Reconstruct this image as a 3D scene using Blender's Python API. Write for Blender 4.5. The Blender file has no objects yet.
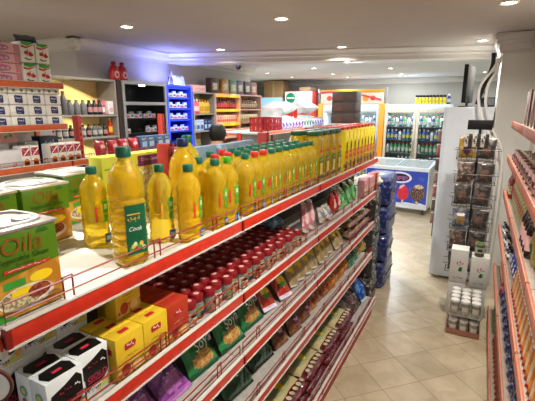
import bpy, bmesh, math, random
from mathutils import Vector, Matrix, Euler
PI = math.pi
R = math.radians
random.seed(7)
SC = bpy.context.scene
COL = SC.collection

# ------------------------------------------------------------------ camera, world, exposure
cam_d = bpy.data.cameras.new('camera'); cam = bpy.data.objects.new('camera', cam_d); COL.objects.link(cam)
cam.location = (0, 0, 1.9)
cam.rotation_euler = (R(90 - 12.958), 0, R(27.692))
cam_d.sensor_width = 36; cam_d.lens = 402 / 535 * 36
cam_d.clip_start = 0.02; cam_d.clip_end = 60
SC.camera = cam
SC.view_settings.view_transform = 'Standard'; SC.view_settings.look = 'None'
SC.view_settings.exposure = 0.55; SC.view_settings.gamma = 1
SC.cycles.use_denoising = True
SC.cycles.max_bounces = 8; SC.cycles.transmission_bounces = 6; SC.cycles.sample_clamp_indirect = 6
wd = bpy.data.worlds.new('world'); SC.world = wd; wd.use_nodes = True
wd.node_tree.nodes['Background'].inputs[0].default_value = (0.86, 0.92, 1.0, 1)
wd.node_tree.nodes['Background'].inputs[1].default_value = 0.42
LAMP_W = 15.0          # each ceiling downlight

# ------------------------------------------------------------------ materials
def lin(h):
    h = h.lstrip('#')
    v = [int(h[i:i + 2], 16) / 255 for i in (0, 2, 4)]
    return tuple(c / 12.92 if c <= .04045 else ((c + .055) / 1.055) ** 2.4 for c in v) + (1,)
MATS = {}
def M(name, hexc=None, rough=.5, metal=0., trans=0., bump=0, emit=0., var=.12, scale=30., ior=1.45, coat=0., hex2=None, mix=None, alpha=1.):
    """procedural Principled material: base colour varied by object-space noise (or speckled with a second colour)"""
    if name in MATS: return MATS[name]
    m = bpy.data.materials.new(name); m.use_nodes = True; MATS[name] = m
    nt = m.node_tree; b = nt.nodes['Principled BSDF']
    c = lin(hexc)
    tc = nt.nodes.new('ShaderNodeTexCoord')
    nz = nt.nodes.new('ShaderNodeTexNoise'); nz.inputs['Scale'].default_value = scale; nz.inputs['Detail'].default_value = 2
    nt.links.new(tc.outputs['Object'], nz.inputs['Vector'])
    rp = nt.nodes.new('ShaderNodeValToRGB')
    if hex2:
        t = mix if mix is not None else .5
        rp.color_ramp.elements[0].position = t - .04; rp.color_ramp.elements[1].position = t + .04
        rp.color_ramp.elements[0].color = c; rp.color_ramp.elements[1].color = lin(hex2)
    else:
        rp.color_ramp.elements[0].position = .3; rp.color_ramp.elements[1].position = .7
        rp.color_ramp.elements[0].color = tuple(x * (1 - var) for x in c[:3]) + (1,)
        rp.color_ramp.elements[1].color = tuple(min(1, x * (1 + var)) for x in c[:3]) + (1,)
    nt.links.new(nz.outputs['Fac'], rp.inputs['Fac'])
    nt.links.new(rp.outputs['Color'], b.inputs['Base Color'])
    b.inputs['Roughness'].default_value = rough; b.inputs['Metallic'].default_value = metal
    b.inputs['Transmission Weight'].default_value = trans; b.inputs['IOR'].default_value = ior
    b.inputs['Coat Weight'].default_value = coat
    b.inputs['Alpha'].default_value = alpha
    if bump or (coat and rough >= .2 and not trans):
        n2 = nt.nodes.new('ShaderNodeTexNoise'); n2.inputs['Scale'].default_value = bump or 38; n2.inputs['Detail'].default_value = 3; n2.inputs['Distortion'].default_value = .8
        bp = nt.nodes.new('ShaderNodeBump'); bp.inputs['Strength'].default_value = .55; bp.inputs['Distance'].default_value = .012 if not bump else .004
        nt.links.new(tc.outputs['Object'], n2.inputs['Vector']); nt.links.new(n2.outputs['Fac'], bp.inputs['Height']); nt.links.new(bp.outputs[0], b.inputs['Normal'])
    if emit:
        b.inputs['Emission Color'].default_value = c; b.inputs['Emission Strength'].default_value = emit
    return m

def floor_mat():
    m = bpy.data.materials.new('stone_tiles'); m.use_nodes = True
    nt = m.node_tree; N = nt.nodes; L = nt.links; b = N['Principled BSDF']
    tc = N.new('ShaderNodeTexCoord'); mp = N.new('ShaderNodeMapping')
    mp.inputs['Rotation'].default_value = (0, 0, R(-45)); mp.inputs['Location'].default_value = FLOOR_OFF
    L.new(tc.outputs['Object'], mp.inputs['Vector'])
    br = N.new('ShaderNodeTexBrick'); br.offset = 0; br.squash = 1
    br.inputs['Scale'].default_value = 1; br.inputs['Brick Width'].default_value = .296; br.inputs['Row Height'].default_value = .296
    br.inputs['Mortar Size'].default_value = .0025; br.inputs['Mortar Smooth'].default_value = .3
    br.inputs['Color1'].default_value = lin('cbbea8'); br.inputs['Color2'].default_value = lin('bdb098'); br.inputs['Mortar'].default_value = lin('8a7c68')
    L.new(mp.outputs[0], br.inputs['Vector'])
    nz = N.new('ShaderNodeTexNoise'); nz.inputs['Scale'].default_value = 5; nz.inputs['Detail'].default_value = 6; nz.inputs['Distortion'].default_value = 1.5
    L.new(tc.outputs['Object'], nz.inputs['Vector'])
    rp = N.new('ShaderNodeValToRGB'); rp.color_ramp.elements[0].color = lin('e6dfd0'); rp.color_ramp.elements[1].color = lin('fbf6ec')
    rp.color_ramp.elements[0].position = .38; rp.color_ramp.elements[1].position = .62
    L.new(nz.outputs['Fac'], rp.inputs['Fac'])
    mx = N.new('ShaderNodeMix'); mx.data_type = 'RGBA'; mx.blend_type = 'MULTIPLY'; mx.inputs['Factor'].default_value = .9
    L.new(br.outputs['Color'], mx.inputs[6]); L.new(rp.outputs['Color'], mx.inputs[7])
    L.new(mx.outputs[2], b.inputs['Base Color'])
    b.inputs['Roughness'].default_value = .28
    bp = N.new('ShaderNodeBump'); bp.inputs['Strength'].default_value = .15; bp.inputs['Distance'].default_value = .003; bp.invert = True
    L.new(br.outputs['Fac'], bp.inputs['Height']); L.new(bp.outputs[0], b.inputs['Normal'])
    return m
FLOOR_OFF = (0, 0, 0)

# colours used again and again
RED = M('red_enamel', 'c8301c', .35); WHT = M('white_enamel', 'cdc9c1', .4, var=.03)
CREAM = M('cream_paint', 'd9d2c6', .7, var=.04); BLK = M('black_plastic', '121212', .35)
STEEL = M('tin_metal', 'e2e2de', .3, .85, var=.06); GREYM = M('grey_metal', '8c8e90', .4, .6)
WIRE = M('red_wire', '8a1c12', .4); PALE = M('white_card', 'e9ebea', .55, var=.04)
INKB = M('black_ink', '141210', .35); INKR = M('red_ink', 'b3202a', .45); GLASSM = None

# ------------------------------------------------------------------ mesh builder
_TXT = {}
class MB:
    def __init__(s): s.v = []; s.f = []; s.mi = []; s.ms = []; s.T = Matrix.Identity(4)
    def idx(s, m):
        if m not in s.ms: s.ms.append(m)
        return s.ms.index(m)
    def add(s, vs, fs, m):
        o = len(s.v); s.v += [tuple(s.T @ Vector(p)) for p in vs]
        if callable(m):
            for k, f in enumerate(fs): s.f.append([o + i for i in f]); s.mi.append(s.idx(m(k)))
        else:
            k = s.idx(m)
            for f in fs: s.f.append([o + i for i in f]); s.mi.append(k)
        return s
    def box(s, x0, x1, y0, y1, z0, z1, m, b=0.0):
        if b <= 0:
            vs = [(x, y, z) for z in (z0, z1) for y in (y0, y1) for x in (x0, x1)]
            return s.add(vs, [(0, 2, 3, 1), (4, 5, 7, 6), (0, 1, 5, 4), (2, 6, 7, 3), (0, 4, 6, 2), (1, 3, 7, 5)], m)
        bm = bmesh.new()
        bmesh.ops.create_cube(bm, size=1, matrix=Matrix.Translation(((x0 + x1) / 2, (y0 + y1) / 2, (z0 + z1) / 2)) @ Matrix.Diagonal((x1 - x0, y1 - y0, z1 - z0, 1)))
        bmesh.ops.bevel(bm, geom=list(bm.edges), offset=b, segments=2, affect='EDGES', profile=.5)
        bm.verts.index_update()
        s.add([v.co for v in bm.verts], [[v.index for v in f.verts] for f in bm.faces], m); bm.free(); return s
    def lathe(s, prof, m, n=16, c=(0, 0, 0), sq=None, sx=1, sy=1, cap=True):
        """prof: [(r, z)] or [(r, z, squareness)]; squareness 2 = round, 5 = boxy"""
        vs = []; fs = []
        for p in prof:
            r, z = p[0], p[1]; q = p[2] if len(p) > 2 else (sq or 2)
            for k in range(n):
                a = 2 * PI * (k + .5) / n; ca, sa = math.cos(a), math.sin(a)
                rr = r if q == 2 else r * (abs(ca) ** q + abs(sa) ** q) ** (-1 / q)
                vs.append((c[0] + rr * ca * sx, c[1] + rr * sa * sy, c[2] + z))
        for j in range(len(prof) - 1):
            for k in range(n):
                k2 = (k + 1) % n
                fs.append((j * n + k, j * n + k2, (j + 1) * n + k2, (j + 1) * n + k))
        if cap:
            fs.append(tuple(range(n - 1, -1, -1))); fs.append(tuple(range((len(prof) - 1) * n, len(prof) * n)))
        return s.add(vs, fs, m)
    def patch(s, r, z0, z1, a0, a1, m, n=6, sq=2, sx=1, sy=1, nz=1, zr=None):
        """label bent round a bottle between two angles (front is -90 degrees)"""
        vs = []; fs = []
        for j in range(nz + 1):
            z = z0 + (z1 - z0) * j / nz
            rj = zr(z) if zr else r
            for k in range(n + 1):
                a = R(a0 + (a1 - a0) * k / n); ca, sa = math.cos(a), math.sin(a)
                rr = rj if sq == 2 else rj * (abs(ca) ** sq + abs(sa) ** sq) ** (-1 / sq)
                vs.append((rr * ca * sx, rr * sa * sy, z))
        for j in range(nz):
            for k in range(n):
                o = j * (n + 1) + k; fs.append((o, o + 1, o + n + 2, o + n + 1))
        return s.add(vs, fs, m)
    def tube(s, pts, r, m, n=6, closed=False):
        pts = [Vector(p) for p in pts]; vs = []; fs = []; N = len(pts)
        up = None
        for i, p in enumerate(pts):
            a = pts[i - 1] if i > 0 or closed else p; b = pts[(i + 1) % N] if i < N - 1 or closed else p
            t = (b - a)
            t = t.normalized() if t.length > 1e-9 else Vector((0, 0, 1))
            ref = Vector((0, 0, 1)) if abs(t.z) < .9 else Vector((1, 0, 0))
            if up is not None:
                e1 = (up - t * up.dot(t))
                e1 = e1.normalized() if e1.length > 1e-6 else t.cross(ref).normalized()
            else: e1 = t.cross(ref).normalized()
            up = e1; e2 = t.cross(e1)
            rr = r[i] if isinstance(r, (list, tuple)) else r
            for k in range(n):
                an = 2 * PI * k / n; vs.append(p + e1 * (rr * math.cos(an)) + e2 * (rr * math.sin(an)))
        for j in range(N if closed else N - 1):
            for k in range(n):
                k2 = (k + 1) % n; j2 = (j + 1) % N
                fs.append((j * n + k, j * n + k2, j2 * n + k2, j2 * n + k))
        if not closed: fs += [tuple(range(n - 1, -1, -1)), tuple(range((N - 1) * n, N * n))]
        return s.add(vs, fs, m)
    # decals lie in the local xz plane facing -y
    def rect(s, x0, x1, z0, z1, y, m): return s.add([(x0, y, z0), (x1, y, z0), (x1, y, z1), (x0, y, z1)], [(0, 1, 2, 3)], m)
    def poly(s, pts, y, m): return s.add([(p[0], y, p[1]) for p in pts], [tuple(range(len(pts)))], m)
    def ell(s, cx, cz, rx, rz, y, m, n=16): return s.poly([(cx + rx * math.cos(2 * PI * k / n), cz + rz * math.sin(2 * PI * k / n)) for k in range(n)], y, m)
    def scrib(s, cx, cz, w, h, y, m, seed=1, n=9):
        """a line of handwriting-like strokes, as on foreign lettering too small to read"""
        rd = random.Random(seed); t = h * .16; x = cx - w / 2; dx = w / n
        for k in range(n):
            z = cz + rd.uniform(-.3, .3) * h; hh = h * rd.uniform(.25, .6)
            if rd.random() < .8: s.rect(x, x + dx * 1.02, z - t / 2, z + t / 2, y, m)
            if rd.random() < .7: s.rect(x + dx * .3, x + dx * .3 + t, z, z + hh, y, m)
            if rd.random() < .4: s.rect(x + dx * .5, x + dx * .5 + t, z - hh, z - hh + t, y, m)
            x += dx
        return s
    def text(s, st, cx, cz, size, y, m, sx=1.0, shear=0.0, rot=0):
        key = (st, shear)
        if key not in _TXT:
            cu = bpy.data.curves.new('t', 'FONT'); cu.body = st; cu.align_x = 'CENTER'; cu.align_y = 'CENTER'; cu.shear = shear; cu.resolution_u = 3
            ob = bpy.data.objects.new('t', cu); me = bpy.data.meshes.new_from_object(ob)
            _TXT[key] = ([tuple(v.co) for v in me.vertices], [tuple(p.vertices) for p in me.polygons])
            bpy.data.objects.remove(ob); bpy.data.meshes.remove(me); bpy.data.curves.remove(cu)
        vs, fs = _TXT[key]; c, sn = math.cos(rot), math.sin(rot)
        return s.add([(cx + (v[0] * sx * c - v[1] * sn) * size, y, cz + (v[0] * sx * sn + v[1] * c) * size) for v in vs], fs, m)
    def bag(s, w, h, d, fn, seed=0, nu=10, nv=12, crimp=.06, wob=.12, fat=0):
        """filled packet standing on its bottom seam: front -y. fn(u, v, front) -> material, u v in 0..1"""
        rd = random.Random(seed); ph = [rd.uniform(0, 6.28) for _ in range(6)]
        for side in (-1, 1):
            vs = []; fs = []; mm = []
            for j in range(nv + 1):
                v = j / nv
                for i in range(nu + 1):
                    u = i / nu; U = 2 * u - 1
                    vv = 0 if v < crimp or v > 1 - crimp else (v - crimp) / (1 - 2 * crimp)
                    t = (max(0, 1 - abs(U) ** (2.6 + fat * 6))) ** (.6 - .25 * fat) * (max(0, math.sin(PI * vv)) ** (.45 - .3 * fat) if 0 < vv < 1 else 0)
                    t *= 1 + wob * (math.sin(7 * U + 5 * v + ph[0]) + math.sin(11 * v - 4 * U + ph[1]) + .6 * math.sin(17 * U + ph[2]) * math.sin(13 * v + ph[3]))
                    nar = 1 - .05 * math.sin(PI * v) - .03 * math.sin(9 * v + ph[4])
                    y = side * d / 2 * t
                    if vv == 0: y = .0015 * side + .002 * (i % 2)
                    vs.append((U * w / 2 * nar, y, v * h))
            for j in range(nv):
                for i in range(nu):
                    o = j * (nu + 1) + i
                    q = (o, o + 1, o + nu + 2, o + nu + 1) if side < 0 else (o, o + nu + 1, o + nu + 2, o + 1)
                    fs.append(q); mm.append(fn((i + .5) / nu, (j + .5) / nv, side < 0))
            s.add(vs, fs, lambda k: mm[k])
        return s
    def mesh(s, name, ang=40):
        me = bpy.data.meshes.new(name); me.from_pydata(s.v, [], s.f)
        for m in s.ms: me.materials.append(m)
        me.polygons.foreach_set('material_index', s.mi)
        me.shade_smooth(); me.set_sharp_from_angle(angle=R(ang)); me.update()
        return me
    def build(s, name, parent=None, ang=40, label=None):
        o = bpy.data.objects.new(name, s.mesh(name, ang)); COL.objects.link(o)
        if parent: o.parent = parent
        if label: o['label'] = label
        return o

def tag(o, label, cat, group=None, kind=None):
    o['label'] = label; o['category'] = cat
    if group: o['group'] = group
    if kind: o['kind'] = kind
    return o
def thing(name, label=None, cat=None, loc=(0, 0, 0), rz=0, group=None):
    o = bpy.data.objects.new(name, None); COL.objects.link(o); o.empty_display_size = .05
    o.location = loc; o.rotation_euler = (0, 0, rz)
    if label: tag(o, label, cat, group)
    return o
def struct(name, mb, ang=40):
    o = mb.build(name, None, ang); o['kind'] = 'structure'; return o
KIDS = {}
def copy_tree(o):
    c = o.copy(); COL.objects.link(c)
    for ch in KIDS[o.name]:
        d = ch.copy(); COL.objects.link(d); d.parent = c
        for g in ch.children:
            e = g.copy(); COL.objects.link(e); e.parent = d
    return c
TPL = {}
TV = {}
def bounds(key, o):
    """world box of a placed template"""
    if key not in TV: TV[key] = [Vector(v.co) for c in KIDS[TPL[key].name] if c.type == 'MESH' for v in c.data.vertices]
    m = Matrix.Translation(o.location) @ o.rotation_euler.to_matrix().to_4x4() @ Matrix.Diagonal(tuple(o.scale) + (1,))
    vs = [m @ v for v in TV[key]]
    return [min(v[i] for v in vs) for i in range(3)], [max(v[i] for v in vs) for i in range(3)]
def fit(key, o, z=None, xmax=None, ymin=None, xmin=None):
    lo, hi = bounds(key, o); d = Vector((0, 0, 0))
    if z is not None: d.z = z + .0015 - lo[2]
    if xmax is not None and hi[0] > xmax: d.x = xmax - hi[0]
    if xmin is not None and lo[0] < xmin: d.x = xmin - lo[0]
    if ymin is not None and lo[1] < ymin: d.y = ymin - lo[1]
    o.location = Vector(o.location) + d
    return hi[1] + d.y
def place(key, make, label, cat, loc, rz=0, group=None, tilt=0, roll=0, sc=1, spin=0):
    """first use builds the thing, later uses copy it with its parts"""
    if key not in TPL:
        o = make(); KIDS[o.name] = list(o.children); TPL[key] = o
    else: o = copy_tree(TPL[key])
    o.location = (loc[0], loc[1], loc[2] + .0008); o.rotation_mode = 'XYZ'
    o.rotation_euler = (Matrix.Rotation(rz, 3, 'Z') @ Matrix.Rotation(tilt, 3, 'X') @ Matrix.Rotation(roll, 3, 'Y') @ Matrix.Rotation(spin, 3, 'Z')).to_euler()
    o.scale = (sc,) * 3 if not isinstance(sc, tuple) else sc
    for p in ('label', 'category', 'group'):
        if p in o: del o[p]
    tag(o, label, cat, group); LAST[0] = o
    return o
LAST = [None]
ONES = 'first second third fourth fifth sixth seventh eighth ninth tenth eleventh twelfth thirteenth fourteenth fifteenth sixteenth seventeenth eighteenth nineteenth'.split()
def nth(k):
    if k <= 19: return ONES[k - 1]
    t = {2: ('twenty', 'twentieth'), 3: ('thirty', 'thirtieth'), 4: ('forty', 'fortieth')}[k // 10]
    return t[1] if k % 10 == 0 else t[0] + '-' + ONES[k % 10 - 1]
E_, W_ = PI / 2, -PI / 2          # facing the aisle from the long gondola (+x) / from the wall shelf (-x)

# ------------------------------------------------------------------ the room
CZ = 2.62
WALLM = M('wall_paint', 'b9b4ab', .8, var=.02, scale=4); CEILM = M('ceiling_paint', 'a39b92', .85, var=.02, scale=3)  # CEILM is white greyed down, so its colour carries the dim ceiling light
TRIMM = M('plaster_white', 'c9c5bd', .6, var=.02, scale=5)
LIGHTW = M('white_wall_paint', 'd6d3cb', .7, var=.02, scale=4); GREYW = M('grey_wall_paint', '9c988f', .8, var=.02, scale=4)
fl = MB(); fl.add([(-6.2, -3, 0), (1.6, -3, 0), (1.6, 11.2, 0), (-6.2, 11.2, 0)], [(0, 1, 2, 3)], floor_mat()); struct('floor', fl)
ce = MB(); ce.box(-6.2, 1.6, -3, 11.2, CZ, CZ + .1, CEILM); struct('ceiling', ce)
w = MB(); w.box(.45, .55, -3, 4.92, 0, CZ, LIGHTW); w.box(.45, 1.6, 4.92, 5.0, 0, CZ, LIGHTW); struct('wall_right', w)
w = MB(); w.box(1.5, 1.6, 5.0, 11.2, 0, CZ, WALLM); struct('wall_right_rear', w)
w = MB(); w.box(-4.0, -3.9, 3.05, 6.75, 0, CZ, WALLM); struct('wall_left', w)
w = MB(); w.box(-5.2, -4.0, 3.05, 3.15, 0, CZ, WALLM); struct('wall_left_return', w)
w = MB(); w.box(-5.3, -5.2, -3, 3.15, 0, CZ, WALLM); struct('wall_left_front', w)
w = MB(); w.box(-5.9, -4.0, 6.65, 6.75, 0, CZ, WALLM); w.box(-5.9, -5.8, 6.75, 11.0, 0, CZ, WALLM); struct('wall_left_rear', w)
w = MB(); w.box(-6, 1.6, 10.75, 10.85, 0, CZ, GREYW); struct('wall_rear', w)
def crown(name, a, b, nx, ny, m=TRIMM, prof=((0, .0), (.10, .0), (.10, .018), (.075, .03), (.055, .075), (.02, .10), (.02, .125), (0, .125))):
    """crown moulding from a to b under the ceiling; (nx, ny) points into the room"""
    mb = MB(); n = len(prof); vs = []
    for p in (a, b):
        for d, dz in prof: vs.append((p[0] + nx * d, p[1] + ny * d, CZ - .001 - dz))
    fs = [(k, (k + 1) % n, n + (k + 1) % n, n + k) for k in range(n)] + [tuple(range(n)), tuple(range(2 * n - 1, n - 1, -1))]
    mb.add(vs, fs, m); return struct(name, mb, 20)
crown('trim_1', (-3.9, 2.95), (-3.9, 6.8), 1, 0)
crown('trim_2', (-5.2, 3.05), (-3.8, 3.05), 0, -1)
crown('trim_3', (.45, -3), (.45, 4.85), -1, 0)
crown('trim_4', (-5.9, 10.75), (1.6, 10.75), 0, -1)
# ceiling beam that crosses the shop at a slant, with mouldings on its front edge
bd = Vector((math.cos(R(17.5)), math.sin(R(17.5)), 0)); bn = Vector((bd.y, -bd.x, 0)); b0 = Vector((-2.55, 4.92, 0))
mb = MB()
pr_ = [(0, 0), (.12, 0), (.12, -.015), (.09, -.03), (.05, -.05), (.05, -.075), (.0, -.085), (0, -.13), (-.30, -.13), (-.30, 0)]
vs = []
for t in (-1.75, 3.25):
    for d, z in pr_:
        p = b0 + bd * t + bn * d; vs.append((p.x, p.y, CZ - .001 + z))
n = len(pr_); mb.add(vs, [(k, (k + 1) % n, n + (k + 1) % n, n + k) for k in range(n)] + [tuple(range(n)), tuple(range(2 * n - 1, n - 1, -1))], TRIMM)
struct('beam', mb, 20)
# thin sheet beyond the beam; its pale bluish colour stands in for stronger light
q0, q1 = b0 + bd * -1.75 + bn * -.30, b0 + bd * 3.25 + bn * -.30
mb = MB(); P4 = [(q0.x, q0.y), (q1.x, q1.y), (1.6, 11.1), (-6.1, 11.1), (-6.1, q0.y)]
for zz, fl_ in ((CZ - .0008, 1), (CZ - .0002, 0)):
    mb.add([(x, y, zz) for x, y in P4], [tuple(range(5)) if not fl_ else (4, 3, 2, 1, 0)], M('ceiling_lit_tone', 'd4d9de', .85, var=.02, scale=3))
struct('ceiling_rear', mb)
# pillar with its capital
mb = MB(); mb.box(.11, .45, 4.85, 4.93, 0, CZ, LIGHTW); mb.box(.11, .19, 4.93, 5.6, 0, CZ, LIGHTW); struct('column', mb)
mb = MB()
for (a, z0, z1) in ((.02, 2.43, 2.46), (.035, 2.46, 2.52), (.06, 2.52, 2.555), (.08, 2.555, CZ - .002)):
    mb.box(.11 - a, .35, 4.85 - a, 5.6, z0, z1, TRIMM, .006)
struct('trim_5', mb)
mb = MB(); mb.box(.435, .449, -3, 4.84, 0, .08, TRIMM); struct('baseboard_right', mb)

# ------------------------------------------------------------------ ceiling downlights
LENS = M('lamp_glow', 'fff3e0', .3, emit=14.0, var=0); LENSC = M('lamp_glow_cool', 'e6f2ff', .3, emit=14.0, var=0)
def make_light(lens=LENS):
    r = thing('ceiling_downlight')
    m = MB(); m.lathe([(.045, -.004), (.06, -.012), (.062, -.002), (.062, 0)], TRIMM, 24, cap=False); m.build('trim_ring', r)
    m = MB(); m.lathe([(.0, -.006), (.046, -.006), (.046, 0)], lens, 20, cap=False); m.build('lamp_lens', r)
    return r
ROWS = [('in the first row of ceiling lights', [(-2.93, 2.85), (-1.55, 3.2), (.08, 3.47)], LAMP_W),
        ('in the second row, just before the beam', [(-3.0, 4.45), (-1.59, 4.95), (-.09, 5.2)], LAMP_W),
        ('in the first row beyond the beam', [(-4.05, 7.0), (-2.86, 7.29), (-1.6, 7.95)], LAMP_W),
        ('in the second row beyond the beam', [(-4.13, 7.85), (-2.96, 8.67), (-1.64, 9.33)], LAMP_W),
        ('in the last row by the rear wall', [(-4.13, 9.12), (-2.97, 9.75), (-1.67, 10.0), (-.06, 9.6)], LAMP_W),
        ('above the front of the aisle', [(-1.75, 1.0), (.0, 1.2), (-3.4, .9)], LAMP_W * 1.5)]
def lamp(name, loc, W, size=.1, color=(1, .93, .84), rot=(0, 0, 0), shape='DISK', sy=None, spread=180):
    l = bpy.data.lights.new(name, 'AREA'); l.shape = shape; l.size = size; l.energy = W; l.color = color; l.spread = R(spread)
    if sy: l.size_y = sy
    o = bpy.data.objects.new(name, l); COL.objects.link(o); o.location = loc; o.rotation_euler = rot
    return o
for txt, pts, W in ROWS:
    for k, (x, y) in enumerate(pts):
        place('downlight', make_light, 'round recessed downlight, %s from the till wall %s' % (nth(k + 1), txt), 'ceiling light', (x, y, CZ - .001), 0, 'recessed ceiling downlights')
        cool = y > 6.5
        lamp('downlight_beam', (x, y, CZ - .03), W * (1.0 if cool else 1), .1, (.86, .94, 1) if cool else (1, .93, .84), spread=180 if cool else 150)
p = b0 + bd * 1.0 + bn * -.15
lamp('beam_spot', (p.x, p.y, CZ - .16), 34, .08, (.8, .92, 1), (R(18), 0, R(-8)))
place('beamlight', lambda: make_light(LENSC), 'bluish spotlight set under the slanting ceiling beam', 'ceiling light', (p.x, p.y, CZ - .132))

# ------------------------------------------------------------------ shelving units
def rail(parent, y0, y1, xf, z, sgn=1, m=RED, hw=.0205, lips=True):
    """price rail: coloured strip between two white lips"""
    m_ = MB(); x = xf
    a, b = sorted((x, x - sgn * .012))
    m_.box(a, b, y0 + .002, y1 - .002, z - hw, z + hw, m, .003)
    a, b = sorted((x + sgn * .003, x - sgn * .012))
    if lips: m_.box(a, b, y0 + .002, y1 - .002, z - hw - .004, z - hw, WHT); m_.box(a, b, y0 + .002, y1 - .002, z + hw, z + hw + .003, WHT)
    a, b = sorted((x + sgn * .002, x - sgn * .013))
    m_.box(a, b, y0, y0 + .012, z - hw, z + hw, M('rail_clip', '7e1c14', .4) if lips else M('rail_clip_brown', '8a5a48', .4))
    return m_.build('price_rail', parent)
def fence(parent, y0, y1, xf, z, sgn=1, h=.062, posts=3, mat=WIRE):
    m_ = MB(); x = xf - sgn * .014
    for k in range(3):
        zz = z + .004 + (h - .004) * k / 2
        if k != 1: continue
        m_.tube([(x, y0, zz), (x, y1, zz)], .0022, mat, 5)
    m_.tube([(x, y0, z + .004), (x, y1, z + .004), (x, y1, z + h), (x, y0, z + h)], .0025, mat, 5, closed=True)
    for k in range(posts):
        yy = y0 + (y1 - y0) * (k + .5) / posts
        for d in (-.012, .012): m_.tube([(x - sgn * .004, yy + d, z), (x - sgn * .004, yy + d, z + h + .004)], .0022, mat, 5)
        m_.tube([(x - sgn * .004, yy - .012, z + h + .004), (x - sgn * .004, yy + .012, z + h + .004)], .0022, mat, 5)
    return m_.build('wire_fence', parent)
JY = [.38, 1.26, 2.10, 2.82, 3.53]
LV = [1.468, 1.170, .890, .60, .17]
GXB = -.712   # the base shelf is deeper
GX, GB, GC = -.769, -1.49, -1.13
gon = thing('gondola_shelving', 'long double-sided supermarket gondola with five levels of red price rails', 'shelving unit', (GC, (JY[0] + JY[-1]) / 2, 0))
GO = Vector(gon.location)
def gpart(o): o.matrix_parent_inverse = Matrix.Translation(-GO); return o
POSTR = M('post_red', '98281a', .45)
HOLE = M('slot_dark', '2a0a08', .6)
for k in range(4):
    y0, y1 = JY[k], JY[k + 1]
    for j, z in enumerate(LV):
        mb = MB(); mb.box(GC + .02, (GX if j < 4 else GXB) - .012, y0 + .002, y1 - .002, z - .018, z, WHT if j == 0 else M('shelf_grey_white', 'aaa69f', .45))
        if j < 4:
            mb.box(GC + .02, GX - .03, y0 + .004, y0 + .016, z - .06, z - .018, WHT)
        sh = gpart(mb.build('shelf', gon))
        rail(sh, y0, y1, GX if j < 4 else GXB, z - .006)
        fence(sh, y0 + .012, y1 - .012, GX if j < 4 else GXB, z, posts=3 if k < 2 else 2)
        mb = MB(); mb.box(GB + .012, GC - .02, y0 + .002, y1 - .002, z - .018, z, WHT)
        sh = gpart(mb.build('shelf', gon)); rail(sh, y0, y1, GB, z - .006, -1)
    mb = MB(); mb.box(GC - .008, GC + .008, y0 + .005, y1 - .005, .15, 1.44, M('back_grey', '55524e', .6)); gpart(mb.build('back_panel', gon))  # panel colour darkened to deepen the shade inside the shelves
    mb = MB(); mb.box(GB + .03, GXB - .03, y0 + .002, y1 - .002, .0, .13, M('plinth_red', 'a82a1a', .45)); gpart(mb.build('plinth', gon))
for k, y in enumerate(JY):
    mb = MB(); mb.box(GC - .03, GC + .03, y - .02, y + .02, .13, 1.76, POSTR, .003)
    for i in range(32): mb.box(GC + .0302, GC + .0306, y - .006, y + .006, .2 + i * .05, .225 + i * .05, HOLE)
    gpart(mb.build('upright_post', gon))
for z in LV[:4]:
    mb = MB(); mb.add([(GX - .01, JY[0] - .006, z - .03), (GX - .01, JY[0] - .006, z - .002), (GC + .03, JY[0] - .006, z - .002), (GC + .03, JY[0] - .006, z - .09),
                       (GX - .01, JY[0] - .002, z - .03), (GX - .01, JY[0] - .002, z - .002), (GC + .03, JY[0] - .002, z - .002), (GC + .03, JY[0] - .002, z - .09)],
                      [(0, 1, 2, 3), (7, 6, 5, 4), (0, 4, 5, 1), (1, 5, 6, 2), (2, 6, 7, 3), (3, 7, 4, 0)], RED); gpart(mb.build('bracket', gon))

# ------------------------------------------------------------------ goods on the long gondola
OIL = M('golden_oil', 'ffde34', .05, trans=.75, ior=1.2, bump=55, var=.05, scale=12, coat=.5); OIL2 = M('pale_oil', 'ffe248', .05, trans=.75, ior=1.2, bump=55, var=.05, coat=.5)
CLEARP = M('clear_plastic', 'f3f0dc', .1, trans=.85, ior=1.2, var=.02)
GCAP = M('green_cap', '0a5a44', .4); RCAP = M('red_cap', 'b5281f', .4); BCAP = M('navy_cap', '14224f', .4); LCAP = M('lime_cap', '3f9e1f', .4)
LBG = M('dark_green_label', '0f5a3a', .4); LBG2 = M('leaf_green', '3d9a35', .45); LBR = M('label_red', 'c23424', .45); LBB = M('label_blue', '1f4f94', .45)
GOLDI = M('gold_print', 'd8b24a', .4); YEL = M('bright_yellow', 'f2d21e', .4, var=.05)
def make_big(cap=GCAP, label=True):
    def f():
        r = thing('oil_bottle')
        m = MB()
        pf = [(.034, 0, 4), (.041, .006, 4), (.043, .018, 4)]
        for k in range(8): pf += [(.043, .026 + k * .022, 4), (.0395, .034 + k * .022, 4), (.043, .042 + k * .022, 4)]
        pf += [(.043, .21, 4), (.0415, .225, 3.4), (.043, .24, 3), (.038, .262, 2.6), (.027, .282, 2), (.0175, .293, 2), (.0165, .302, 2)]
        m.lathe(pf, OIL, 24); m.build('bottle_body', r)
        m = MB(); m.lathe([(.0165, .296), (.0165, .304)], CLEARP, 16); m.lathe([(.0195, .302), (.0205, .306), (.0205, .324), (.018, .329)], cap, 20); m.build('cap', r)
        if label:
            m = MB(); m.patch(.0438, .035, .175, -125, -52, LBG, 8, 4)
            m.build('label_panel', r)
            m = MB()
            m.rect(-.024, .014, .148, .151, -.0446, GOLDI); m.scrib(-.006, .138, .036, .014, -.0446, GOLDI, 4)
            m.text('Cook', -.004, .108, .017, -.0446, PALE, shear=.3)
            for i in range(7): m.ell(-.018 + i * .006, .052 + .006 * (i % 3), .006, .007, -.0446 - i * .0001, [LBG2, GOLDI, M('pale_green', 'bcd89a', .5), LBR][i % 4])
            m.build('label_print', r)
        return r
    return f
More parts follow.
